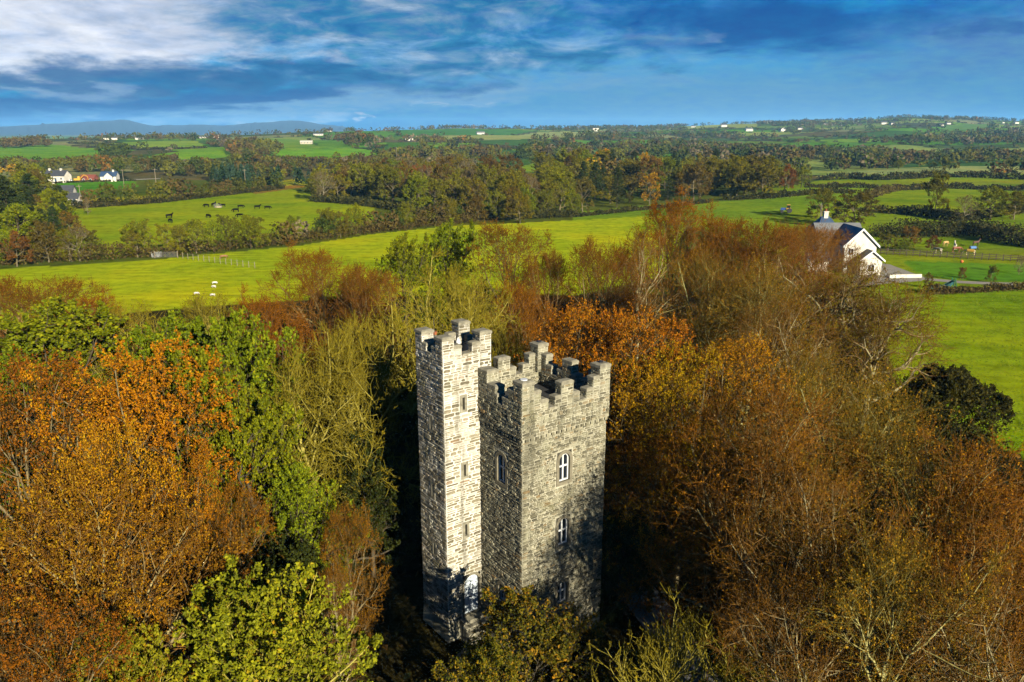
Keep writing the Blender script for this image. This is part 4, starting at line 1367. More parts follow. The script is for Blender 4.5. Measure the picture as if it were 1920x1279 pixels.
def build_meadow_grass():
    rng = np.random.default_rng(17)
    W = [at(*p) for p in FIELDS[-1][0]]
    n = 120000
    X, Y = rng.uniform(20, 110, n), rng.uniform(25, 130, n)
    k = inside(W, X, Y) & (np.sin(X * .8 + 2 * np.sin(Y * .23)) * np.sin(Y * .55) + rng.normal(size=n) * .5 > -.4)
    X, Y = X[k], Y[k]
    n = len(X)
    h = rng.uniform(.02, .08, n)
    a = rng.uniform(0, math.pi, n)
    w = rng.uniform(.04, .13, n)
    z = tz(X, Y)
    lean = rng.normal(size=(n, 2)) * .12
    V = np.stack([np.stack([X - np.cos(a) * w, Y - np.sin(a) * w, z - .02], -1), np.stack([X + np.cos(a) * w, Y + np.sin(a) * w, z - .02], -1),
                  np.stack([X + lean[:, 0] + np.cos(a) * w * .5, Y + lean[:, 1] + np.sin(a) * w * .5, z + h], -1), np.stack([X + lean[:, 0] - np.cos(a) * w * .6, Y + lean[:, 1] - np.sin(a) * w * .6, z + h * .8], -1)], 1).reshape(-1, 3)
    m = leaf_mat('meadow_grass', [(0, (.11, .19, .005)), (.5, (.20, .29, .006)), (.9, (.30, .35, .010)), (1, (.34, .30, .03))], 0, 0, .3)
    tag(obj('grass', mesh('grass', V, np.arange(n * 4).reshape(-1, 4), None, [m], None, False, {'rnd': np.repeat(rng.random(n), 4)})), kind='stuff')
build_meadow_grass()

# ------------------------------------------------------------------ trees, woods and hedges of the countryside
ADJ = {'field_brown': 'brown', 'field_olive': 'olive', 'field_green': 'dark green', 'field_orange': 'rusty orange', 'field_gold': 'golden', 'field_bare': 'bare grey',
       'pine': 'dark spreading pine', 'spruce': 'blue green spruce'}
LEAFCOL = {'field_brown': [(.045, .035, .012), (.10, .07, .018)], 'field_olive': [(.04, .044, .008), (.11, .108, .012)], 'field_green': [(.02, .034, .006), (.06, .075, .010)],
           'field_orange': [(.08, .042, .010), (.17, .085, .012)], 'field_gold': [(.20, .12, .010), (.36, .22, .012)], 'field_bare': [(.08, .06, .035), (.17, .14, .08)],
           'pine': [(.010, .024, .010), (.03, .05, .018)], 'spruce': [(.014, .034, .022), (.04, .07, .04)]}
ORD = ['leftmost', 'second', 'third', 'fourth', 'fifth', 'sixth', 'seventh', 'eighth', 'ninth', 'tenth', 'eleventh', 'twelfth', 'thirteenth', 'fourteenth', 'fifteenth', 'sixteenth']
MIX = lambda **k: (list(k), np.array(list(k.values()), float) / sum(k.values()))
mrng = np.random.default_rng(21)

ROWS = [
    # phrase, base line in the picture, spacing in metres, height range, species
    ('along the stream below the cattle field', [(-20, 499), (60, 494), (150, 490), (300, 481), (430, 470), (560, 456), (680, 440), (800, 426), (905, 414)], 3.0, (4.4, 7.6), MIX(field_olive=4, field_brown=3, field_green=2.4, field_bare=1.0, field_orange=.4)),
    ('along the far edge of the cattle field', [(142, 391), (220, 386), (300, 380), (400, 369), (470, 361), (530, 354)], 5.5, (5.0, 9.0), MIX(field_olive=4, field_green=3, field_brown=2, field_gold=.4)),
    ('on the bank before the brown wood', [(905, 418), (960, 412), (1020, 408), (1085, 406)], 6.5, (6, 9.5), MIX(field_olive=4, field_green=1.5, field_brown=2)),
    ('below the white farmhouse', [(90, 364), (180, 363), (262, 352), (330, 345)], 10, (1.6, 3.4), MIX(field_olive=3, field_brown=3, field_green=1)),
]
WOODS = [
    ('in the brown wood beyond the cattle field', [(592, 378), (700, 387), (800, 402), (900, 412), (1070, 406), (1075, 372), (1000, 352), (850, 343), (600, 350)], 100, (9, 14), MIX(field_brown=3, field_olive=6, field_bare=.8, field_green=1.4, field_orange=.2)),
    ('in the dark wood beside the green fields', [(1060, 403), (1240, 386), (1330, 374), (1425, 366), (1490, 358), (1480, 344), (1400, 336), (1200, 330), (1010, 336), (1015, 352)], 110, (9, 15), MIX(field_olive=5.5, field_green=2.5, field_brown=1.5, field_orange=.6, field_gold=.25, pine=2.0)),
    ('in the corner wood left of the sheep field', [(-30, 497), (70, 492), (140, 470), (120, 425), (70, 405), (-40, 395)], 24, (7, 11), MIX(pine=4, field_orange=.8, field_brown=1.5, field_green=2)),
    ('in the mixed wood behind the white farmhouse', [(-20, 340), (75, 325), (230, 326), (300, 332), (530, 338), (565, 325), (480, 312), (280, 318), (0, 318)], 64, (7, 11), MIX(field_brown=3, field_olive=4.5, field_orange=.6, field_gold=.25, field_green=2)),
    ('in the conifer plantation', [(395, 350), (530, 357), (527, 341), (390, 332)], 46, (8, 11), MIX(spruce=5, pine=1.5, field_olive=.8)),
    ('in the long wood behind the brown one', [(560, 331), (870, 322), (1000, 305), (1180, 314), (1190, 302), (700, 306), (480, 318)], 70, (7, 11), MIX(field_olive=4, field_brown=4, field_green=1, field_bare=1)),
    ('left of the farmhouse lane', [(-30, 392), (95, 392), (130, 376), (80, 362), (-30, 348)], 26, (7, 12), MIX(field_olive=3, field_green=3, pine=2, field_brown=2)),
    ('between the spruce and the brown wood', [(560, 349), (600, 352), (590, 338), (555, 342)], 6, (7, 9), MIX(spruce=3, pine=1)),
]
WOODS_FAR = [
    ([(940, 300), (1250, 306), (1560, 322), (1640, 310), (1540, 292), (1240, 268), (1000, 276)], 220, (8, 13), MIX(field_brown=2.5, field_olive=3, field_bare=1, field_green=4)),
    ([(1560, 322), (1700, 311), (1960, 307), (1960, 296), (1600, 296)], 110, (6, 11), MIX(field_brown=2, field_olive=3, field_green=4)),
    ([(440, 300), (505, 300), (530, 282), (470, 270), (420, 282)], 60, (7, 11), MIX(field_brown=3, field_olive=3, field_orange=.3, field_green=1)),
    ([(640, 280), (700, 282), (720, 268), (660, 258), (630, 262)], 50, (8, 13), MIX(field_brown=3, field_orange=1, field_green=3)),
    ([(700, 300), (800, 302), (940, 300), (930, 288), (760, 286)], 80, (7, 11), MIX(field_olive=4, field_brown=4)),
    ([(0, 282), (90, 276), (90, 268), (0, 272)], 40, (7, 12), MIX(field_brown=3, field_olive=2)),
    ([(190, 300), (235, 300), (240, 292), (190, 292)], 14, (8, 12), MIX(field_green=3, field_orange=.4)),
    ([(0, 318), (230, 318), (330, 312), (330, 305), (190, 304), (0, 312)], 60, (5, 8), MIX(field_brown=4, field_olive=3)),
]
SINGLES = [
    # px, py base, height, radius, kind, label
    (165, 403, 5.5, 1.2, 'field_bare', 'slender dead looking tree with white trunk at the cattle field edge'),
    (66, 420, 13.5, 5.5, 'pine', 'big dark pine standing above the lane cottages'),
    (116, 420, 10.5, 4.2, 'pine', 'dark pine with layered boughs at the corner of the cattle field'),
    (20, 440, 14, 5.5, 'pine', 'dark pine at the far left before the corner wood'),
    (32, 500, 6.6, 3.2, 'field_orange', 'rust orange tree with pale trunk at the left end of the sheep field'),
    (92, 492, 8.0, 3.4, 'field_brown', 'tall brown tree with forked trunk near the left end of the sheep field'),
    (150, 490, 7.2, 3.2, 'field_bare', 'grey bare tree with open crown on the edge of the sheep field'),
    (975, 419, 8.6, 4.6, 'field_olive', 'round olive yellow tree alone at the edge of the bright field'),
    (1600, 430, 10.0, 6.4, 'field_brown', 'broad brown tree behind the chimney of the white house'),
    (1538, 412, 9.0, 5.0, 'field_olive', 'olive tree left of the broad brown one behind the white house'),
    (1430, 371, 13.0, 7.6, 'field_olive', 'large round olive tree standing in the green field in front of the dark wood'),
    (1395, 369, 9.0, 4.2, 'field_brown', 'brown tree beside the large round olive tree'),
    (1502, 352, 9.0, 4.0, 'field_green', 'dark leaning tree on the hedge right of the dark wood'),
    (1478, 353, 6.0, 4.0, 'field_brown', 'low brown tree beside the dark leaning one'),
    (1750, 408, 13.0, 3.6, 'field_olive', 'slender tree with tall pale trunk between the right hand fields'),
    (1805, 416, 7.5, 3.4, 'field_bare', 'bare whitish tree in the right hand hedge'),
    (1856, 412, 9.0, 5.2, 'field_olive', 'wide thin olive tree at the right hand hedge'),
    (1900, 412, 8.0, 4.2, 'field_olive', 'thin olive tree close to the right edge'),
    (1685, 318, 6, 4, 'field_green', 'small round tree in the pale far field, left of four'),
    (1750, 318, 5, 3.5, 'field_green', 'small round tree in the pale far field, second of four'),
    (1772, 319, 7, 4.5, 'field_green', 'larger round tree in the pale far field, third of four'),
    (1894, 318, 8, 5, 'field_green', 'round tree in the pale far field near the right edge'),
    (1340, 335, 16, 5.0, 'pine', 'tallest dark pine rising over the dark wood'),
    (1310, 333, 14, 4.4, 'pine', 'dark pine left of the tallest one'),
    (1263, 332, 14, 4.6, 'pine', 'dark pine in the middle of the dark wood'),
    (1205, 334, 13, 4.0, 'field_gold', 'yellowish tree at the back of the dark wood'),
    (1400, 338, 11, 5.0, 'field_orange', 'red brown tree at the right end of the dark wood'),
    (1218, 384, 11, 4.2, 'field_gold', 'golden topped tree at the front of the dark wood'),
    (997, 404, 12.5, 3.6, 'field_bare', 'tree with two white trunks in front of the brown wood'),
    (640, 262, 10, 6, 'field_green', 'dark tree clump on the skyline by the far farm'),
    (672, 258, 12, 7, 'field_orange', 'rusty tree on the skyline beside the far farm'),
    (1703, 470, 5.2, 2.1, 'field_orange', 'small rust red tree in the paddock by the fence'),
    (1745, 472, 3.4, 2.0, 'field_orange', 'low orange shrub tree behind the paddock fence'),
    (1665, 470, 3.6, 2.2, 'field_olive', 'small yellowish tree at the corner of the white house'),
    (1697, 471, 2.6, 2.0, 'field_green', 'dark low shrub beside the rust red tree'),
    (1803, 527, 2.4, .7, 'field_orange', 'orange sapling on the verge of the drive'),
    (1858, 530, 3.0, .9, 'field_olive', 'thin sapling by the drive near the hedge'),
    (1739, 540, 2.6, .9, 'field_brown', 'narrow brown conifer at the end of the drive hedge'),
    (1910, 515, 3.4, .9, 'field_bare', 'bare sapling on the lawn at the right edge'),
]


def poly_len(W):
    return np.concatenate([[0], np.cumsum([np.hypot(*(W[i + 1] - W[i])[:2]) for i in range(len(W) - 1)])])


def scatter(poly, n, rng):
    W = np.array([at(*p) for p in poly])
    lo, hi = W.min(0), W.max(0)
    out = []
    for _ in range(60):
        X, Y = rng.uniform(lo[0], hi[0], 4000), rng.uniform(lo[1], hi[1], 4000)
        m = inside(W, X, Y)
        out += list(zip(X[m], Y[m]))
        if len(out) >= n * 3:
            break
    # keep them apart
    keep = []
    area = max(len(out), 1)
    dmin = 3.4
    for p in out:
        if all((p[0] - q[0]) ** 2 + (p[1] - q[1]) ** 2 > dmin ** 2 for q in keep[-400:]):
            keep.append(p)
        if len(keep) >= n:
            break
    return keep


def build_countryside():
    cand = []                       # x, y, H, R, kind, phrase, is_row
    for phrase, line, step, hr, (ks, w) in ROWS:
        W = [at(*p) for p in line]
        s = poly_len(W)
        n = int(s[-1] / step)
        for k in range(n):
            t = (k + mrng.uniform(.1, .9)) * s[-1] / n
            x = np.interp(t, s, [q[0] for q in W]) + mrng.normal() * 1.2
            y = np.interp(t, s, [q[1] for q in W]) + abs(mrng.normal()) * 2.2
            H = mrng.uniform(*hr)
            cand.append((x, y, H, H * mrng.uniform(.34, .48), str(mrng.choice(ks, p=w)), phrase, True))
    for phrase, poly, n, hr, (ks, w) in WOODS:
        for x, y in scatter(poly, n, mrng):
            H = mrng.uniform(*hr)
            kd = str(mrng.choice(ks, p=w))
            cand.append((x, y, H, H * (mrng.uniform(.36, .5) if kd not in ('spruce', 'pine') else mrng.uniform(.2, .32)), kd, phrase, False))
    # the largest in the picture stand one by one
    room = 300 - len(NEAR) - len(SINGLES)
    order = sorted(range(len(cand)), key=lambda i: -cand[i][2] / math.hypot(cand[i][0], cand[i][1]))
    solo, rest = [cand[i] for i in order[:room]], [cand[i] for i in order[room:]]
    for px, py, H, R, key, label in SINGLES:
        p = at(px, py)
        place_tree(key, int(mrng.integers(0, 3)), p[0], p[1], H, R, mrng.uniform(0, 6.28), label)
    solo.sort(key=lambda c: math.atan2(c[0], c[1]))
    count, total = {}, {}
    for c in solo:
        total[(c[5], c[4])] = total.get((c[5], c[4]), 0) + 1
    for x, y, H, R, key, phrase, row in solo:
        k = count[(phrase, key)] = count.get((phrase, key), 0) + 1
        n = total[(phrase, key)]
        noun = '' if key in ('pine', 'spruce') else ' tree'
        adj = ADJ[key]
        grp = adj + noun + 's ' + phrase
        if n == 1:
            lab, grp = 'only ' + adj + noun + ' ' + phrase, None
        elif row and k <= 16:
            lab = ('leftmost ' + adj + noun if k == 1 else ORD[k - 1] + ' ' + adj + noun + ' from the left') + ' ' + phrase
        else:
            lab = adj + noun + ' ' + phrase
        place_tree(key, int(mrng.integers(0, 3)), x, y, H, R, mrng.uniform(0, 6.28), lab, grp)

    # everything farther away: one mass of trees and hedges
    P, S, K, N = [], [], [], []
    def far_tree(x, y, H, R, kind, n):
        P.append((x, y)); S.append((H, R)); K.append(kind); N.append(n)
    for x, y, H, R, key, *_ in rest:
        far_tree(x, y, H, R, key, 150)
    for poly, n, hr, (ks, w) in WOODS_FAR:
        for x, y in scatter(poly, n, mrng):
            H = mrng.uniform(*hr)
            far_tree(x, y, H, H * mrng.uniform(.4, .55), str(mrng.choice(ks, p=w)), 70)
    # hedges and copses of the far patchwork
    n = 150000
    A = mrng.uniform(-.80, .82, n)
    D = np.sqrt(mrng.uniform(520 ** 2, 3300 ** 2, n))
    X, Y = D * np.sin(A), D * np.cos(A)
    cid, edge = cell_lookup(X, Y)
    vis = D < np.interp(A, _az, RIDGE_D) * 1.03
    blocked = np.zeros(n, bool)
    for poly, _c in FIELDS:
        W = [at(*p) for p in poly]
        if np.hypot(W[0][0], W[0][1]) > 450:
            blocked |= inside(W, X, Y)
    rightw = sstep(-.05, .25, A)
    copse = ((cid * 37.7) % 1 < .07 + .10 * rightw) & (mrng.random(n) < .35)
    hedge = (edge < 2.2 + D * .0010) & (mrng.random(n) < .9)
    sel = vis & (~blocked) & (copse | hedge)
    # the far skyline is wooded
    sky = vis & (D > np.interp(A, _az, RIDGE_D) * .955) & (mrng.random(n) < .07)
    idx = np.nonzero(sel | sky)[0]
    idx = idx[mrng.permutation(len(idx))][:6600]
    ks, w = MIX(field_brown=3, field_olive=3.5, field_green=4, field_bare=1, field_orange=.15)
    for i in idx:
        big = copse[i] or sky[i] or mrng.random() < .12
        H = mrng.uniform(6, 11) if big else mrng.uniform(2.2, 4.5)
        far_tree(X[i], Y[i], H, H * mrng.uniform(.45, .7) if big else H * mrng.uniform(.7, 1.2), str(mrng.choice(ks, p=w)), 44 if D[i] < 1300 else 18)
    P, S, N = np.array(P), np.array(S), np.array(N)
    own = np.repeat(np.arange(len(P)), N)
    m = len(own)
    d = unit(mrng.normal(size=(m, 3)))
    rr_ = mrng.uniform(.45, 1.0, m) ** .6
    con = np.array([k in ('pine', 'spruce') for k in K])[own]
    H, R = S[own, 0], S[own, 1]
    wob = 1 + .22 * np.sin(d[:, 0] * 3 + own * 1.7) * np.sin(d[:, 1] * 4 + own * 2.3)
    z = H * (.54 + .44 * d[:, 2] * rr_ * wob)
    rad_ = np.where(con, R * (1.05 - z / H), R) * rr_ * wob
    hz = np.sqrt(np.maximum(1 - d[:, 2] ** 2, 0)) + 1e-6
    hx = np.where(con, d[:, 0] / hz, d[:, 0])
    hy = np.where(con, d[:, 1] / hz, d[:, 1])
    c = np.stack([P[own, 0] + hx * rad_, P[own, 1] + hy * rad_, tz(P[own, 0], P[own, 1]) + z], -1)
    size = R * np.where(N[own] > 100, .34, np.where(N[own] > 30, .48, .62))
    V = leaf_quads(mrng, c, d, size, .1, .8)
    lo = np.array([LEAFCOL[k][0] for k in K])[own]
    hi = np.array([LEAFCOL[k][1] for k in K])[own]
    f = (mrng.random(m) * .3 + .7 * np.modf(np.abs(np.sin(own * 12.9898)) * 43758.5)[0])[:, None]
    col = np.ones((m, 4)); col[:, :3] = lo + (hi - lo) * f

    def fn(g):
        return principled(g, g.mix(1.0, g.attr('leaf_colour', color=True), (ALB, ALB, ALB), 'MULTIPLY'), .9, spec=.02)
    me = mesh('distant_trees', V, np.arange(m * 4).reshape(-1, 4), None, [material('distant_foliage', fn)], None, False, None, {'leaf_colour': np.repeat(col, 4, 0)})
    tag(obj('distant_trees', me), kind='stuff')


HEDGES = [
    ([(-20, 497), (60, 493), (150, 489), (300, 480), (430, 469), (560, 455), (680, 439), (800, 425), (905, 414)], 3.4, 5, 'b', 'rough thicket under the trees along the stream'),
    ([(142, 391), (220, 386), (300, 380), (400, 369), (470, 361), (530, 354)], 2.4, 3, 'd', 'dark hedge under the trees on the far edge of the cattle field'),
    ([(592, 378), (700, 387), (800, 402), (905, 413), (1070, 407)], 3.0, 5, 'd', 'dark underwood along the front of the brown wood'),
    # base line, height, width, colour set, label
    ([(1536, 338), (1600, 336), (1650, 338)], 4.2, 4, 'd', 'dark clipped hedge along the pale fields, left piece'),
    ([(1652, 338), (1720, 335), (1742, 332), (1830, 333), (1925, 337), (2200, 342)], 4.2, 4, 'd', 'long dark hedge along the pale fields at the right'),
    ([(1510, 352), (1580, 352), (1664, 355)], 2.6, 3, 'd', 'low dark hedge below the slanting green field'),
    ([(1686, 357), (1770, 353), (1850, 356), (1930, 358), (2200, 366)], 3.0, 3.5, 'd', 'dark hedge at the top of the right hand pasture'),
    ([(1355, 376), (1450, 372), (1516, 365), (1600, 362)], 2.6, 3, 'd', 'brown hedge crossing behind the big copper trees'),
    ([(1612, 377), (1650, 364), (1686, 356)], 2.6, 3.5, 'b', 'rough brown hedge climbing diagonally between two pastures'),
    ([(1640, 398), (1700, 402), (1750, 408), (1795, 416), (1850, 408), (1930, 396), (2150, 392)], 3.2, 4, 'd', 'gappy dark hedge across the right hand pastures'),
    ([(1640, 444), (1700, 445), (1760, 444), (1815, 438), (1870, 452), (1935, 464), (2200, 486)], 4.6, 5.5, 'd', 'tall dark hedge behind the pony paddock'),
    ([(1738, 553), (1800, 549), (1860, 546), (1935, 542), (2150, 538)], 1.5, 1.8, 'b', 'clipped brown hedge between the drive and the near meadow'),
    ([(1070, 408), (1150, 400), (1240, 390), (1330, 380)], 1.8, 2.2, 'd', 'low dark hedge at the foot of the dark wood'),
    ([(60, 345), (160, 342), (255, 339)], 1.2, 1.5, 'd', 'low hedge in front of the white farmhouse'),
    ([(128, 388), (180, 385), (210, 383)], 2.6, 3, 'd', 'dark hedge beside the lane cottages'),
    ([(128, 269), (200, 273), (258, 280)], 3.0, 4, 'd', 'thin dark hedge below the pale skyline field'),
    ([(165, 276), (240, 279), (310, 281), (385, 278)], 2.6, 4, 'd', 'dotted dark hedge between the two bright far fields'),
    ([(390, 270), (450, 277), (505, 283)], 3.6, 5, 'b', 'brown hedge right of the bright far fields'),
    ([(460, 300), (560, 303), (650, 304), (710, 300)], 4.5, 6, 'b', 'thick brown hedge under the bright green far field'),
    ([(0, 310), (70, 308), (135, 304), (200, 298)], 4.0, 6, 'b', 'brown hedge under the large far left field'),
]


def build_hedges():
    ramps = {'d': L_DARK, 'b': L_MBROWN}
    md = leaf_mat('hawthorn_hedge', [(0, (.016, .022, .007)), (.6, (.05, .05, .014)), (1, (.10, .085, .018))], .03, .2, .15)
    mb = leaf_mat('beech_hedge', [(0, (.045, .032, .012)), (.6, (.11, .075, .02)), (1, (.15, .13, .02))], .03, .2, .15)
    for line, h, w, cs, label in HEDGES:
        W = [at(*p) for p in line]
        s = poly_len(W)
        dist = np.mean([np.hypot(q[0], q[1]) for q in W])
        q = max(.28, dist * .0020)
        n = int(min(12000, s[-1] * (h + w) * 3.6 / (q * q)))
        t = mrng.uniform(0, s[-1], n)
        X, Y = np.interp(t, s, [k[0] for k in W]), np.interp(t, s, [k[1] for k in W])
        hh = h * (.72 + .28 * np.sin(t * .35 + h) * np.sin(t * .13 + 1) + .16 * np.sin(t * 1.1))
        X, Y = X + mrng.uniform(-.5, .5, n) * w, Y + mrng.uniform(-.5, .5, n) * w
        z = mrng.uniform(0, 1, n) ** .75 * hh
        base = np.array(W[0])
        V = leaf_quads(mrng, np.stack([X, Y, tz(X, Y) + z], -1) - base, np.zeros((n, 3)), q * 1.15, .1, .8)
        me = mesh('hedge', V, np.arange(n * 4).reshape(-1, 4), None, [md if cs == 'd' else mb], None, False, {'rnd': np.repeat(mrng.random(n), 4)})
        tag(obj('hedge', me, None, base), label, 'hedge')


build_countryside()
build_hedges()

# ------------------------------------------------------------------ houses, barns, animals and the rest
WALLW = plain('white_render', (.58, .55, .49), 0.8, 0.3, 0.9)
SLATE = plain('slate_roof', (.050, .054, .064), 0.55, 0.35, 1.2, 0.4)
BSLATE = plain('blue_and_shaded_slate', (.030, .060, .125), 0.5, 0.3, 1.0, 0.4)
GREYR = plain('grey_roof', (.13, .135, .145), 0.6, 0.3, 1.0)
REDP = plain('red_sheeting', (.20, .055, .035), 0.6, 0.25, 0.8)
YELLOW = plain('yellow_paint', (.50, .27, .010), 0.5, 0.2)
GREENP = plain('green_plastic', (.012, .12, .045), 0.4, 0.2)
GRAVEL = plain('drive_gravel', (.24, .215, .18), 0.95, 0.35, 0.8)
WOODF = plain('dark_fence_timber', (.045, .030, .018), 0.85, 0.4)
POLE = plain('pole_timber', (.19, .16, .11), 0.85, 0.3)
STEEL = plain('galvanised_steel', (.20, .205, .20), 0.6, 0.3, 2, 0.2)


def gable_roof(x0, y0, x1, y1, ze, zr, along='x', t=.16, ov=.35):
    """two slabs over a box; ridge along x or y"""
    m = MB()
    if along == 'x':
        ym = (y0 + y1) / 2
        for s, ya in ((1, y0 - ov), (-1, y1 + ov)):
            k = (zr - ze) / abs(ym - (y0 if s > 0 else y1))
            zl = ze - k * ov
            m.prism([(x0 - ov, ya, zl), (x0 - ov, ym, zr), (x0 - ov, ym, zr + t), (x0 - ov, ya, zl + t)], (x1 - x0 + 2 * ov, 0, 0))
    else:
        xm = (x0 + x1) / 2
        for s, xa in ((1, x0 - ov), (-1, x1 + ov)):
            k = (zr - ze) / abs(xm - (x0 if s > 0 else x1))
            zl = ze - k * ov
            m.prism([(xa, y0 - ov, zl), (xm, y0 - ov, zr), (xm, y0 - ov, zr + t), (xa, y0 - ov, zl + t)], (0, y1 - y0 + 2 * ov, 0))
    return m


def gable_box(m, x0, y0, x1, y1, ze, zr, along='x', z0=-.5):
    if along == 'x':
        m.prism([(x0, y0, z0), (x0, y1, z0), (x0, y1, ze), (x0, (y0 + y1) / 2, zr), (x0, y0, ze)], (x1 - x0, 0, 0))
    else:
        m.prism([(x0, y0, z0), (x1, y0, z0), (x1, y0, ze), ((x0 + x1) / 2, y0, zr), (x0, y0, ze)], (0, y1 - y0, 0))


def add_pane_window(root, x, y, z, w, h, n):
    """a framed window standing proud of a wall; n is the outward normal along x or y"""
    nx, ny = n
    a = np.array([abs(ny), abs(nx), 0.0])
    N = np.array([nx, ny, 0.0])
    c = np.array([x, y, z], float)
    f = MB()
    prof = lambda g: [c + a * (sx * (w / 2 + g)) + np.array([0, 0, sz * (h / 2 + g)]) for sx, sz in ((-1, -1), (1, -1), (1, 1), (-1, 1))]
    f.ring(prof(.0), prof(-.09), N * .07)
    f.frame_box(c - a * .03 - np.array([0, 0, h / 2 - .08]), a * .06, N * .06, (0, 0, h - .16))
    fo = f.build('window', WHITE, root)
    p = MB()
    p.prism(prof(-.085), N * .02)
    p.build('pane', GLASS, fo)


def build_white_house():
    p = at(1605, 512)
    h = thing('house', 'white two storey house with front gable and slate roof half hidden by gnarled branches', 'house', p)
    w = MB(); gable_box(w, -2.5, 0, 3.2, 6, 5.15, 7.9, 'y'); gable_box(w, -5.0, 5.4, 3.2, 12, 5.15, 7.95, 'x'); gable_box(w, -.4, -2.4, 3.4, .1, 2.75, 4.25, 'y')
    w.build('wall', WALLW, h)
    gable_roof(-2.5, .02, 3.2, 8.4, 5.2, 7.96, 'y').build('roof', BSLATE, h)  # bluer than the main roof: shade of the left slope put into the colour
    ro = gable_roof(-5.0, 5.4, 3.2, 12, 5.2, 8.03, 'x').build('roof', GREYR, h)
    gable_roof(-.4, -2.4, 3.4, -.02, 2.8, 4.3, 'y').build('porch_roof', SLATE, h)
    m = MB(); m.add([(-4.6, 9, 6.2), (.8, 9, 6.2), (.8, 15, 6.2), (-4.6, 15, 6.2), (-2.6, 12, 9.1), (-1.2, 12, 9.1)], [(0, 1, 5, 4), (2, 3, 4, 5)], [(1, 2, 5), (3, 0, 4)])
    m.build('rear_roof', BSLATE, h)
    m = MB(); gable_box(m, -4.4, 9.2, .6, 14.8, 6.3, 6.4, 'x'); m.build('rear_wall', WALLW, h)
    c = MB(); c.box(-2.3, 11.6, 8.6, -1.5, 12.3, 9.9); c.box(-2.4, 11.5, 9.9, -1.4, 12.4, 10.02); co = c.build('chimney', WALLW, h)
    k = MB(); k.tube([(-1.9, 11.95, 10.02), (-1.9, 11.95, 10.5)], [.17, .14], 8); k.build('chimney_pot', RUST, co)
    a = MB(); a.tube([(-2.9, 12, 9.0), (-2.9, 12, 11.6)], .03, 5); a.tube([(-3.2, 12, 11.4), (-2.6, 12, 11.4)], .02, 5); a.build('aerial', STEEL, h)
    for sx in (-1, 1):
        b = MB(); b.prism([(.35 + sx * 3.3, -.42, 4.62), (.35, -.42, 7.78), (.35, -.42, 8.16), (.35 + sx * 3.3, -.42, 5.0)], (0, .09, 0)); b.build('bargeboard', WHITE, h)
        b = MB(); b.prism([(1.5 + sx * 2.28, -2.82, 2.45), (1.5, -2.82, 4.25), (1.5, -2.82, 4.55), (1.5 + sx * 2.28, -2.82, 2.75)], (0, .08, 0)); b.build('bargeboard', WHITE, h)
    g = MB(); g.box(3.2 + .3, 0, 4.8, 3.2 + .46, 8, 4.92); g.build('gutter', BLACK, h)
    g = MB(); g.tube([(3.27, .12, 0), (3.27, .12, 4.8)], .05, 6); g.build('downpipe', BLACK, h)
    add_pane_window(h, -1.4, -.002, 3.9, 1.1, 1.3, (0, -1))
    add_pane_window(h, -1.9, -.002, 1.4, 1.2, 1.3, (0, -1))
    add_pane_window(h, 1.5, -2.402, 1.3, 1.3, 1.3, (0, -1))
    add_pane_window(h, -3.8, 5.398, 3.7, 1.0, 1.2, (0, -1))
    s = MB(); gable_box(s, -8.2, 1.5, -4.6, 5.2, 2.2, 3.2, 'x')
    sh = thing('shed', 'low white shed with dark blue roof left of the two storey house behind branches', 'shed', p)
    s.build('wall', WALLW, sh); gable_roof(-8.2, 1.5, -4.6, 5.2, 2.25, 3.28, 'x').build('roof', BSLATE, sh)
    # low white garden wall
    a, b = at(1668, 522), at(1728, 521)
    d = b - a
    m = MB(); m.frame_box((0, 0, -.2), d, (0, .3, 0), (0, 0, .75)); m.frame_box((-.05, -.05, .55), d * 1.01, (0, .4, 0), (0, 0, .08))
    tag(m.build('garden_wall', WALLW, None, False, a), 'low white garden wall along the gravel forecourt', 'garden wall')


def sheet(name, px, z, mat, sub=1):
    W = np.array([at(*q) for q in px])
    n = len(W)
    W[:, 2] += z
    c = W.mean(0); c[2] = float(tz(c[0], c[1])) + z
    V = np.vstack([W, c])
    tag(obj(name, mesh(name, V, None, [(i, (i + 1) % n, n) for i in range(n)], [mat])), kind='structure')


def strip(name, pts, w, z, mat):
    P = np.array(pts, float)
    s = poly_len(P)
    t = np.linspace(0, s[-1], 60)
    X, Y = np.interp(t, s, P[:, 0]), np.interp(t, s, P[:, 1])
    for _ in range(6):
        X[1:-1] = (X[:-2] + 2 * X[1:-1] + X[2:]) / 4
        Y[1:-1] = (Y[:-2] + 2 * Y[1:-1] + Y[2:]) / 4
    tx, ty = np.gradient(X), np.gradient(Y)
    l = np.hypot(tx, ty)
    nx, ny = -ty / l * w / 2, tx / l * w / 2
    L_ = np.stack([X + nx, Y + ny, tz(X + nx, Y + ny) + z], -1)
    R_ = np.stack([X - nx, Y - ny, tz(X - nx, Y - ny) + z], -1)
    n = len(X)
    Q = [(i, n + i, n + i + 1, i + 1) for i in range(n - 1)]
    tag(obj(name, mesh(name, np.vstack([L_, R_]), Q, None, [mat])), kind='structure')


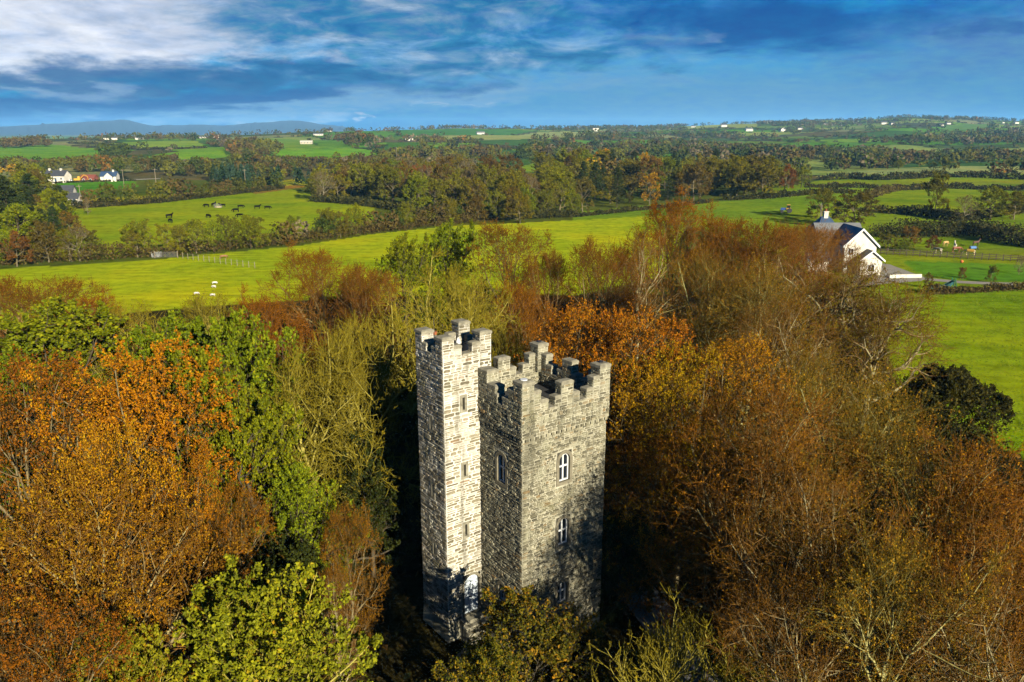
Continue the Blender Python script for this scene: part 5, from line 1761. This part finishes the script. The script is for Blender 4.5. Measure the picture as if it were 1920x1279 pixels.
def house_mesh_parts(m, w, d, ze, zr, wallm, roofm, root, chimneys=(), wing=None, doors=True):
    b = MB(); gable_box(b, -w / 2, -d / 2, w / 2, d / 2, ze, zr, 'x')
    if wing:
        gable_box(b, wing[0], -d / 2 - wing[2], wing[1], 0, ze * .98, zr * .93, 'y')
    b.build('wall', wallm, root)
    r = gable_roof(-w / 2, -d / 2, w / 2, d / 2, ze + .03, zr + .03, 'x').build('roof', roofm, root)
    if wing:
        gable_roof(wing[0], -d / 2 - wing[2], wing[1], -.1, ze * .98 + .03, zr * .93 + .03, 'y').build('roof', roofm, root)
    for x in chimneys:
        c = MB(); c.box(x - .4, -.4, zr - .5, x + .4, .4, zr + 1.0); c.build('chimney', wallm, r)
    n = max(2, int(w / 3))
    for k in range(n):
        x = -w / 2 + (k + .5) * w / n
        if wing and wing[0] - .6 < x < wing[1] + .6:
            continue
        if doors and k == n // 2:
            dd = MB(); dd.box(x - .5, -d / 2 - .06, 0, x + .5, -d / 2 - .002, 2.0); dd.build('door', BSLATE, root)
        else:
            add_pane_window(root, x, -d / 2 - .002, ze * .55, 1.1, min(1.2, ze * .5), (0, -1))


def build_buildings():
    build_white_house()
    gp = [(1600, 540), (1640, 534), (1728, 527), (1736, 521), (1700, 508), (1668, 496), (1652, 494), (1640, 500), (1600, 520)]
    sheet('forecourt', gp, .03, GRAVEL)
    strip('driveway', [at(1722, 522), at(1760, 526), at(1800, 529.5), at(1860, 532), at(1935, 534), at(2100, 536)], 2.6, .05, GRAVEL)
    strip('path', [(6.8, 40), (8.2, 35), (9.0, 30), (8.4, 24)], 2.2, .06, plain('flagstone', (.16, .155, .15), .9, .4))
    strip('farm_lane', [at(60, 344), at(130, 342), at(200, 339), at(300, 335)], 4, .05, GRAVEL)

    def H(px, py, label, w, d, ze, zr, wm, rm, rz=0.0, ch=(), wing=None, name='farmhouse', cat='house', doors=True):
        p = at(px, py)
        h = thing(name, label, cat, p, rz)
        house_mesh_parts(None, w, d, ze, zr, wm, rm, h, ch, wing, doors)
        return h
    H(107, 341, 'long white farmhouse with dark slate roof and gabled wing above the green field', 12, 6, 3.2, 5.6, WALLW, SLATE, -.1, (-3, 3), (-6, -1.5, 2.5))
    H(207, 339, 'white bungalow with blue slate roof beside the red barn', 7.6, 6, 2.5, 4.6, WALLW, BSLATE, .15, (2,), (-1.5, 2.5, 1.5), 'bungalow')
    H(168, 340, 'red sheeted barn between the farmhouse and the blue roofed bungalow', 7.0, 4.5, 1.8, 3.2, REDP, REDP, 0, (), None, 'barn', 'barn', False)
    H(116, 377, 'white lane cottage partly hidden by the dark pine with layered boughs', 9, 5, 3.4, 5.4, WALLW, SLATE, .2, (-2,), None, 'cottage')
    H(139, 383, 'small white cottage at the corner beyond the cattle field', 4.2, 4, 2.2, 3.8, WALLW, SLATE, .1, (), None, 'cottage')
    H(105, 366, 'shed with pale curved roof behind the lane cottage', 6, 5, 2.4, 3.6, REDP, WALLW, .1, (), None, 'shed', 'shed', False)
    H(384, 259, 'long white farm shed on the left skyline field', 15, 8, 2.4, 3.8, WALLW, GREYR, .1, (), None, 'farm_shed', 'shed', False)
    H(408, 258, 'short white farm shed beside the long one on the left skyline', 11, 8, 3, 4.5, WALLW, GREYR, .1, (), None, 'farm_shed', 'shed', False)
    H(575, 270, 'beige barn among trees below the skyline', 14, 8, 2.4, 3.8, plain('beige_sheeting', (.36, .33, .24), .8), WALLW, .1, (), None, 'barn', 'barn', False)
    H(597, 254, 'wide grey roofed shed on the wooded skyline', 16, 8, 2.4, 3.8, WALLW, GREYR, 0, (), None, 'farm_shed', 'shed', False)
    H(901, 252, 'bright white farm shed in the middle of the far green fields', 16, 9, 3.2, 5.5, WALLW, GREYR, .25, (), None, 'farm_shed', 'shed', False)
    H(767, 264, 'white house among trees below the dark green far field', 12, 8, 4, 7, WALLW, SLATE, .2, (3,), None)
    H(1117, 246, 'small white house at the right end of the pale far field', 14, 8, 4, 7, WALLW, WALLW, .1, (), None)
    H(1357, 238, 'white chapel with a small tower on the hill', 15, 7, 5, 8, WALLW, SLATE, .1, (-8,), None, 'chapel', 'chapel')
    H(1466, 247, 'white gabled house lowest on the hazy hill', 13, 8, 4.5, 8, WALLW, SLATE, .3, (4,), (-8, 0, 4))
    H(1404, 246, 'white house with grey roof beside the lowest one on the hill', 15, 8, 4, 6.5, WALLW, GREYR, .1, (5,), None)
    # one more kind, repeated over the hill
    root = thing('hill_house', 'small white house scattered over the hazy hillside', 'house', at(1442, 231), .1, 'white houses on the hazy hillside')
    b = MB(); gable_box(b, -8, -4.5, 8, 4.5, 4.8, 8.5, 'x'); b.build('wall', WALLW, root)
    gable_roof(-8, -4.5, 8, 4.5, 4.85, 8.55, 'x').build('roof', SLATE, root)
    rng = np.random.default_rng(5)
    for px, py in [(1457, 231), (1548, 233), (1562, 235), (1577, 236), (1604, 231), (1612, 235), (1657, 233), (1672, 234), (1500, 243), (1765, 236), (1778, 233), (1880, 231), (1905, 232), (1300, 239),
                   (200, 262), (215, 262), (262, 262), (618, 247), (805, 239), (822, 240)]:
        r = root.copy(); C.objects.link(r)
        r.location = at(px, py); r.rotation_euler = (0, 0, rng.uniform(-.6, .6))
        s = rng.uniform(.5, .8); r.scale = (s, s, s)
        if px < 1000:
            r['label'] = 'tiny white house on the left skyline'; r['group'] = 'white houses on the left skyline'
        for c in root.children:
            k = c.copy(); C.objects.link(k); k.parent = r


# ---- animals
def skin_body(name, verts, edges, radii, mat, level=1):
    me = bpy.data.meshes.new(name)
    me.from_pydata(verts, edges, [])
    o = bpy.data.objects.new(name, me); C.objects.link(o)
    sk = o.modifiers.new('skin', 'SKIN')
    sk.use_smooth_shade = True
    for v, r in zip(me.skin_vertices[0].data, radii):
        v.radius = r if hasattr(r, '__len__') else (r, r)
    me.skin_vertices[0].data[0].use_root = True
    s = o.modifiers.new('sub', 'SUBSURF'); s.levels = s.render_levels = level
    dg = bpy.context.evaluated_depsgraph_get()
    out = bpy.data.meshes.new_from_object(o.evaluated_get(dg))
    bpy.data.objects.remove(o)
    out.name = name
    out.materials.clear(); out.materials.append(mat)
    return out


def quadruped(name, mat, L, Hh, girth, graze, leg=.09, neck=.5):
    """body length L, back height Hh; head down when grazing"""
    hx, sx = -L * .42, L * .34
    zb = Hh - girth
    V = [(hx, 0, zb), (0, 0, zb - .03), (sx, 0, zb + .02)]
    R = [(girth * .78, girth * .9), (girth * .92, girth), (girth * .72, girth * .92)]
    E = [(0, 1), (1, 2)]
    if graze:
        nk = [(sx + neck * .65, 0, zb + .02), (sx + neck * 1.15, 0, zb - Hh * .26), (sx + neck * 1.35, 0, zb - Hh * .46)]
    else:
        nk = [(sx + neck * .55, 0, zb + neck * .55), (sx + neck * .85, 0, zb + neck * 1.0), (sx + neck * 1.45, 0, zb + neck * .80)]
    i = len(V); V += nk; R += [girth * .48, girth * .36, girth * .24]; E += [(2, i), (i, i + 1), (i + 1, i + 2)]
    for s in (-1, 1):                                           # ears
        k = len(V); V.append((nk[1][0] - .04, s * girth * .55, nk[1][2] + girth * .36)); R.append(.03); E.append((i + 1, k))
    w = girth * .5
    for s in (-1, 1):
        j = len(V); V += [(sx + .02, s * w, zb - girth * .5), (sx + .04, s * w, zb * .5), (sx, s * w, .04)]; R += [leg * 1.6, leg * .85, leg * .75]; E += [(2, j), (j, j + 1), (j + 1, j + 2)]
        j = len(V); V += [(hx + .08, s * w, zb - girth * .45), (hx - .12, s * w, zb * .52), (hx - .04, s * w, .04)]; R += [leg * 2.0, leg * .9, leg * .75]; E += [(0, j), (j, j + 1), (j + 1, j + 2)]
    j = len(V); V += [(hx - girth * .8, 0, zb + girth * .4), (hx - girth * 1.0, 0, zb - girth * .8)]; R += [.05, .06]; E += [(0, j), (j, j + 1)]
    return skin_body(name, V, E, R, mat)


def build_animals():
    rng = np.random.default_rng(9)
    hide = plain('black_hide', (.008, .007, .006), .9, .3, 3.0, .02)
    cow_g, cow_s = quadruped('cow', hide, 1.85, 1.28, .33, True), quadruped('cow', hide, 1.85, 1.28, .33, False)
    for px, py, g, rz, label in [
            (387, 389, 1, 2.9, 'black cow feeding at the left side of the feeder ring'), (401, 387, 0, 1.2, 'black cow standing behind the feeder ring'),
            (417, 389, 0, 3.3, 'black cow standing at the right side of the feeder ring'), (452, 391, 1, .4, 'black cow grazing alone right of the feeder'),
            (442, 398, 1, 3.1, 'black cow grazing just below the one right of the feeder'), (483, 392, 0, .1, 'black cow standing second from the right in the field'),
            (502, 393, 1, .2, 'black cow farthest to the right in the cattle field'), (450, 408, 1, 3.2, 'large looking black cow lowest in the middle of the cattle field'),
            (391, 409, 1, -.6, 'black cow grazing below the feeder ring'), (318, 409, 0, .8, 'black cow at the left end of the herd'),
            (320, 418, 1, 2.4, 'black cow close to the stream side trees at the left')]:
        t = tag(obj('cow', cow_g if g else cow_s, None, at(px, py), (0, 0, rz)), label, 'cow', 'black cattle in the field')
    t = tag(obj('cow', cow_g, None, at(1662, 456), (0, 0, 2.6)), 'black cow in the paddock next to the white house', 'cow')
    calf = quadruped('calf', plain('brown_hide', (.20, .085, .03), .7, .3), 1.3, .95, .24, True, .06, .3)
    tag(obj('calf', calf, None, at(420, 486), (0, 0, .5)), 'brown and white calf grazing by the wire fence on the sheep field', 'calf')
    sheep = quadruped('sheep', plain('white_fleece', (.62, .58, .48), .95, .25, 9), 0.62, .52, .155, True, .03, .17)
    for px, py, rz, label in [(403, 533, .3, 'white sheep farthest from the wood on the bright field'), (401, 540, 2.8, 'white sheep just below the farthest one'),
                              (369, 553, .2, 'white sheep nearest to the russet trees'), (399, 556, 3.0, 'white sheep right of the one nearest the russet trees')]:
        tag(obj('sheep', sheep, None, at(px, py), (0, 0, rz)), label, 'sheep', 'white sheep grazing')
    # ponies in the paddock
    for px, py, col, g, rz, rug, label in [
            (1758, 476, (.50, .44, .33), 1, 1.9, None, 'cream pony grazing left of the others by the rails'),
            (1772, 463, (.46, .29, .10), 1, .6, None, 'golden pony grazing farthest up the paddock'),
            (1793, 474, (.17, .045, .015), 1, .1, None, 'chestnut pony grazing in the middle of the paddock'),
            (1790, 468, (.55, .50, .42), 0, 1.2, None, 'white pony standing behind the chestnut one'),
            (1823, 474, (.022, .020, .022), 1, .2, (.06, .15, .34), 'black pony wearing a pale blue rug'),
            (1818, 480, (.45, .38, .22), 1, 2.4, (.42, .25, .03), 'pale pony with yellow rug closest to the rails'),
            (1829, 463, (.085, .035, .015), 0, .4, None, 'dark brown pony standing behind the blue rug pony')]:
        mt = plain('pony_coat', col, .65, .3)
        me = quadruped('pony', mt, 1.75, 1.38, .27, bool(g), .065, .62)
        if rug:
            r = thing('pony', label, 'pony', at(px, py), rz, 'ponies in the paddock')
            obj('body', me, r)
            m = MB()
            n = 9
            x0, x1 = -.78, .60
            ring_ = lambda x, k: [(x, .335 * k * math.cos(a), 1.10 + .345 * k * math.sin(a)) for a in np.linspace(-.5, math.pi + .5, n)]
            V = ring_(x0, .97) + ring_(-.1, 1.06) + ring_(x1, .97)
            Q = [(i * n + j, i * n + j + 1, (i + 1) * n + j + 1, (i + 1) * n + j) for i in range(2) for j in range(n - 1)]
            m.add(V, Q)
            m.build('rug', plain('rug_cloth', rug, .8, .2), r, True)
        else:
            tag(obj('pony', me, None, at(px, py), (0, 0, rz)), label, 'pony', 'ponies in the paddock')


def build_fences():
    # post and rail fence of the paddock: posts and rails one by one
    a, b = at(1650, 477), at(1935, 492)
    f = thing('paddock_fence', 'dark three rail fence along the lawn below the ponies', 'fence', a)
    d = b - a
    n = 22
    pm = MB(); pm.box(-.07, -.07, -.3, .07, .07, 1.35); pm = pm.mesh('post', [WOODF])
    L = np.hypot(d[0], d[1]) / n
    rm = MB(); rm.box(.0, -.10, 0, L, -.065, .13); rm = rm.mesh('rail', [WOODF])
    ang = math.atan2(d[1], d[0])
    g = lambda k: np.array([d[0] * k / n, d[1] * k / n, float(tz(a[0] + d[0] * k / n, a[1] + d[1] * k / n)) - a[2]])
    for k in range(n + 1):
        q = g(k)
        obj('post', pm, f, q, (0, 0, ang))
        if k < n:
            s = math.atan2(g(k + 1)[2] - q[2], L)
            for z in (.35, .72, 1.08):
                obj('rail', rm, f, q + [0, 0, z], (0, -s, ang))
    # thin post and wire fence in the sheep field
    a, b = at(343, 485), at(478, 503)
    f = thing('wire_fence', 'thin post and wire fence crossing the bright sheep field', 'fence', a)
    d = b - a
    pm = MB(); pm.tube([(0, 0, -.3), (0, 0, 1.2)], .06, 6); pm = pm.mesh('post', [POLE])
    g = lambda t: np.array([d[0] * t, d[1] * t, float(tz(a[0] + d[0] * t, a[1] + d[1] * t)) - a[2]])
    for k in range(14):
        obj('post', pm, f, g(k / 13))
    for z in (.45, 1.0):
        w = MB(); w.tube([g(k / 13) + [0, 0, z] for k in range(14)], .012, 4); w.build('wire', STEEL, f)
    # gate and trough where the two fields meet
    a = at(312, 484)
    gt = thing('field_gate', 'grey steel gate at the corner of the sheep field', 'gate', a, .05)
    for x in (-2.3, 2.3):
        m = MB(); m.tube([(x, 0, -.3), (x, 0, 1.5)], .09, 6); m.build('post', POLE, gt)
    for z in (.25, .5, .75, 1.0, 1.22):
        m = MB(); m.tube([(-2.2, 0, z), (2.2, 0, z)], .03, 5); m.build('bar', STEEL, gt)
    t = thing('water_trough', 'grey stone trough left of the steel gate', 'trough', at(294, 482), .1)
    m = MB(); m.ring([(-.9, -.5, 0), (.9, -.5, 0), (.9, .5, 0), (-.9, .5, 0)], [(-.78, -.38, 0), (.78, -.38, 0), (.78, .38, 0), (-.78, .38, 0)], (0, 0, 1.1)); m.build('basin', STEEL, t)
    m = MB(); m.box(-.775, -.375, .85, .775, .375, .9); m.build('water', GLASS, t)
    # feeder ring
    fr = thing('cattle_feeder', 'pale round cattle feeder with black cows around it', 'feeder', at(409, 389))
    for z in (.05, .6, 1.1):
        m = MB(); m.tube([(1.3 * math.cos(q), 1.3 * math.sin(q), z) for q in np.linspace(0, 2 * math.pi, 20)], .05, 5, False); m.build('hoop', STEEL, fr)
    for q in np.linspace(0, 2 * math.pi, 13)[:-1]:
        m = MB(); m.tube([(1.3 * math.cos(q), 1.3 * math.sin(q), 0), (1.3 * math.cos(q), 1.3 * math.sin(q), 1.1)], .035, 5); m.build('bar', STEEL, fr)
    m = MB(); m.tube([(0, 0, 0), (0, 0, .5)], [1.2, 1.0], 12); m.build('hay', plain('hay', (.40, .33, .18), .95), fr)
    # poles
    for px, py, h, label in [(233, 351, 8.5, 'wooden utility pole right of the blue roofed bungalow'), (294, 356, 9, 'wooden utility pole in front of the conifer plantation, left one'),
                             (461, 353, 8.5, 'wooden utility pole at the right of the conifer plantation'), (744, 302, 11, 'wooden utility pole above the long wood'), (153, 385, 7, 'utility pole by the yellow strip near the lane')]:
        p = thing('utility_pole', label, 'pole', at(px, py), .3)
        m = MB(); m.tube([(0, 0, -.5), (0, 0, h)], [.15, .10], 7); m.build('post', POLE, p)
        m = MB(); m.box(-.8, -.06, h - .6, .8, .06, h - .46); m.build('crossarm', POLE, p)


def build_small():
    # yellow excavator beside the red barn
    e = thing('excavator', 'yellow excavator parked between the farmhouse and the red barn', 'excavator', at(147, 341), .2)
    for y in (-.9, .9):
        m = MB(); m.prism([(-1.6, y - .25, .1), (-1.3, y - .25, 0), (1.3, y - .25, 0), (1.6, y - .25, .1), (1.7, y - .25, .45), (1.3, y - .25, .75), (-1.3, y - .25, .75), (-1.7, y - .25, .45)], (0, .5, 0)); m.build('track', BLACK, e)
    m = MB(); m.box(-1.7, -1.1, .8, 1.2, 1.1, 1.7); m.build('body', YELLOW, e)
    m = MB(); m.box(.1, -1.05, 1.7, 1.2, .0, 2.8, .85); m.build('cab', YELLOW, e)
    m = MB(); m.box(1.02, -.9, 1.9, 1.22, -.15, 2.6); m.build('windscreen', GLASS, e)
    m = MB(); m.tube([(1.0, .4, 1.6), (2.8, .4, 3.4), (4.4, .4, 2.6)], [.22, .2, .16], 6); m.build('boom', YELLOW, e)
    m = MB(); m.tube([(4.4, .4, 2.6), (4.6, .4, .9)], [.15, .12], 6); m.build('dipper', YELLOW, e)
    m = MB(); m.prism([(4.3, 0, .9), (4.9, 0, .9), (4.8, 0, .2), (4.2, 0, .3)], (0, .8, 0)); m.build('bucket', BLACK, e)
    # small white van on the farm lane
    v = thing('parked_van', 'small white van parked right of the farmhouse', 'van', at(129, 341.5), .1)
    m = MB(); m.prism([(-1.9, -.8, .35), (1.9, -.8, .35), (1.95, -.8, .95), (1.2, -.8, 1.15), (.7, -.8, 1.8), (-1.9, -.8, 1.85)], (0, 1.6, 0)); m.build('body', WHITE, v)
    m = MB(); m.prism([(1.22, -.7, 1.18), (.76, -.7, 1.76), (.80, -.7, 1.78), (1.27, -.7, 1.19)], (0, 1.4, 0)); m.build('windscreen', GLASS, v)
    for x in (-1.2, 1.2):
        for y in (-.85, .85):
            m = MB(); m.tube([(x, y - .1, .33), (x, y + .1, .33)], [.33, .33], 12); m.build('wheel', BLACK, v)
    # tractor in the green field behind the trees
    t = thing('tractor', 'small blue and yellow tractor in the green field beyond the copper trees', 'tractor', at(1475, 399), 2.9)
    m = MB(); m.box(.1, -.4, .8, 1.9, .4, 1.5, .9); m.build('bonnet', plain('tractor_blue', (.02, .06, .22), .4), t)
    m = MB(); m.box(-1.1, -.7, .9, .2, .7, 1.5); m.box(-.9, -.6, 2.35, .1, .6, 2.5); m.build('cab', YELLOW, t)
    m = MB(); m.box(-.85, -.55, 1.5, .05, .55, 2.35); m.build('windscreen', GLASS, t)
    for x, r in ((-.7, .75), (1.45, .45)):
        for y in (-.8, .8):
            m = MB(); m.tube([(x, y - .18, r), (x, y + .18, r)], [r, r], 14); m.build('wheel', BLACK, t)
    # garden slide
    s = thing('garden_slide', 'low green garden slide with ladder end beside the drive hedge', 'slide', at(1768, 541), .12)
    m = MB(); m.prism([(-2.4, -.35, .25), (.9, -.35, .35), (1.7, -.35, 1.3), (1.7, -.35, 1.18), (1.0, -.35, .22), (-2.4, -.35, .12)], (0, .7, 0)); m.build('chute', plain('teal_plastic', (.008, .09, .10), .4), s)
    for y in (-.4, .36):
        m = MB(); m.tube([(1.7, y, 1.75), (2.1, y, 0)], .06, 6); m.tube([(1.4, y, 0), (1.7, y, 1.75)], .06, 6); m.build('ladder_rail', GREENP, s)
    for z in (.35, .7, 1.05):
        m = MB(); m.box(1.7 + (1.75 - z) * .22, -.4, z, 1.86 + (1.75 - z) * .22, .4, z + .08); m.build('rung', GREENP, s)
    # ball on the lawn
    b = MB()
    for k in range(1, 8):
        pass
    th, ph = np.linspace(0, math.pi, 9), np.linspace(0, 2 * math.pi, 13)[:-1]
    V = [(.3 * math.sin(q) * math.cos(w), .3 * math.sin(q) * math.sin(w), .3 + .3 * math.cos(q)) for q in th for w in ph]
    Q = [(i * 12 + j, (i + 1) * 12 + j, (i + 1) * 12 + (j + 1) % 12, i * 12 + (j + 1) % 12) for i in range(8) for j in range(12)]
    b.add(V, Q)
    tag(b.build('ball', plain('orange_rubber', (.55, .13, .015), .5, .1), None, True, at(1803, 493)), 'orange ball lying on the lawn below the rails', 'ball')
    # fallen mossy rubble at the turret foot
    rng = np.random.default_rng(3)
    for k, lab in enumerate(['grey boulder left of the doorstep at the turret foot', 'mossy grey boulder in front of the doorstep', 'small grey boulder farthest from the turret foot']):
        me = bpy.data.meshes.new('boulder')
        import bmesh
        bm = bmesh.new(); bmesh.ops.create_icosphere(bm, subdivisions=3, radius=1)
        for v in bm.verts:
            n = 1 + .16 * math.sin(v.co.x * 3 + k) * math.cos(v.co.y * 4) + .1 * math.sin(v.co.z * 6 + v.co.x * 5)
            v.co = v.co * n
        bm.to_mesh(me); bm.free(); me.materials.append(COPE)
        o = obj('boulder', me, None, [(-2.0, 33.2, .15), (-1.3, 32.3, .12), (-2.7, 31.9, .1)][k], (0, 0, k))
        o.scale = [(.7, .5, .45), (.6, .5, .4), (.45, .4, .3)][k]
        tag(o, lab, 'boulder')


build_buildings()
build_animals()
build_fences()
build_small()

# ------------------------------------------------------------------ haze
def build_haze():
    def fn(g):
        v = g.new('ShaderNodeVolumePrincipled')
        v.inputs['Color'].default_value = (.22, .55, 1, 1)
        v.inputs['Density'].default_value = HAZE
        return v.outputs[0]
    m = bpy.data.materials.new('haze')
    m.use_nodes = True
    g = Nodes(m.node_tree)
    out = g.new('ShaderNodeOutputMaterial')
    g.nt.links.new(fn(g), out.inputs['Volume'])
    b = MB(); b.box(-8400, -8400, -60, 8400, 8400, 150)
    tag(obj('haze', mesh('haze', np.vstack(b.V), np.vstack(b.Q), None, [m])), kind='stuff')
HAZE = 5.5e-5
build_haze()
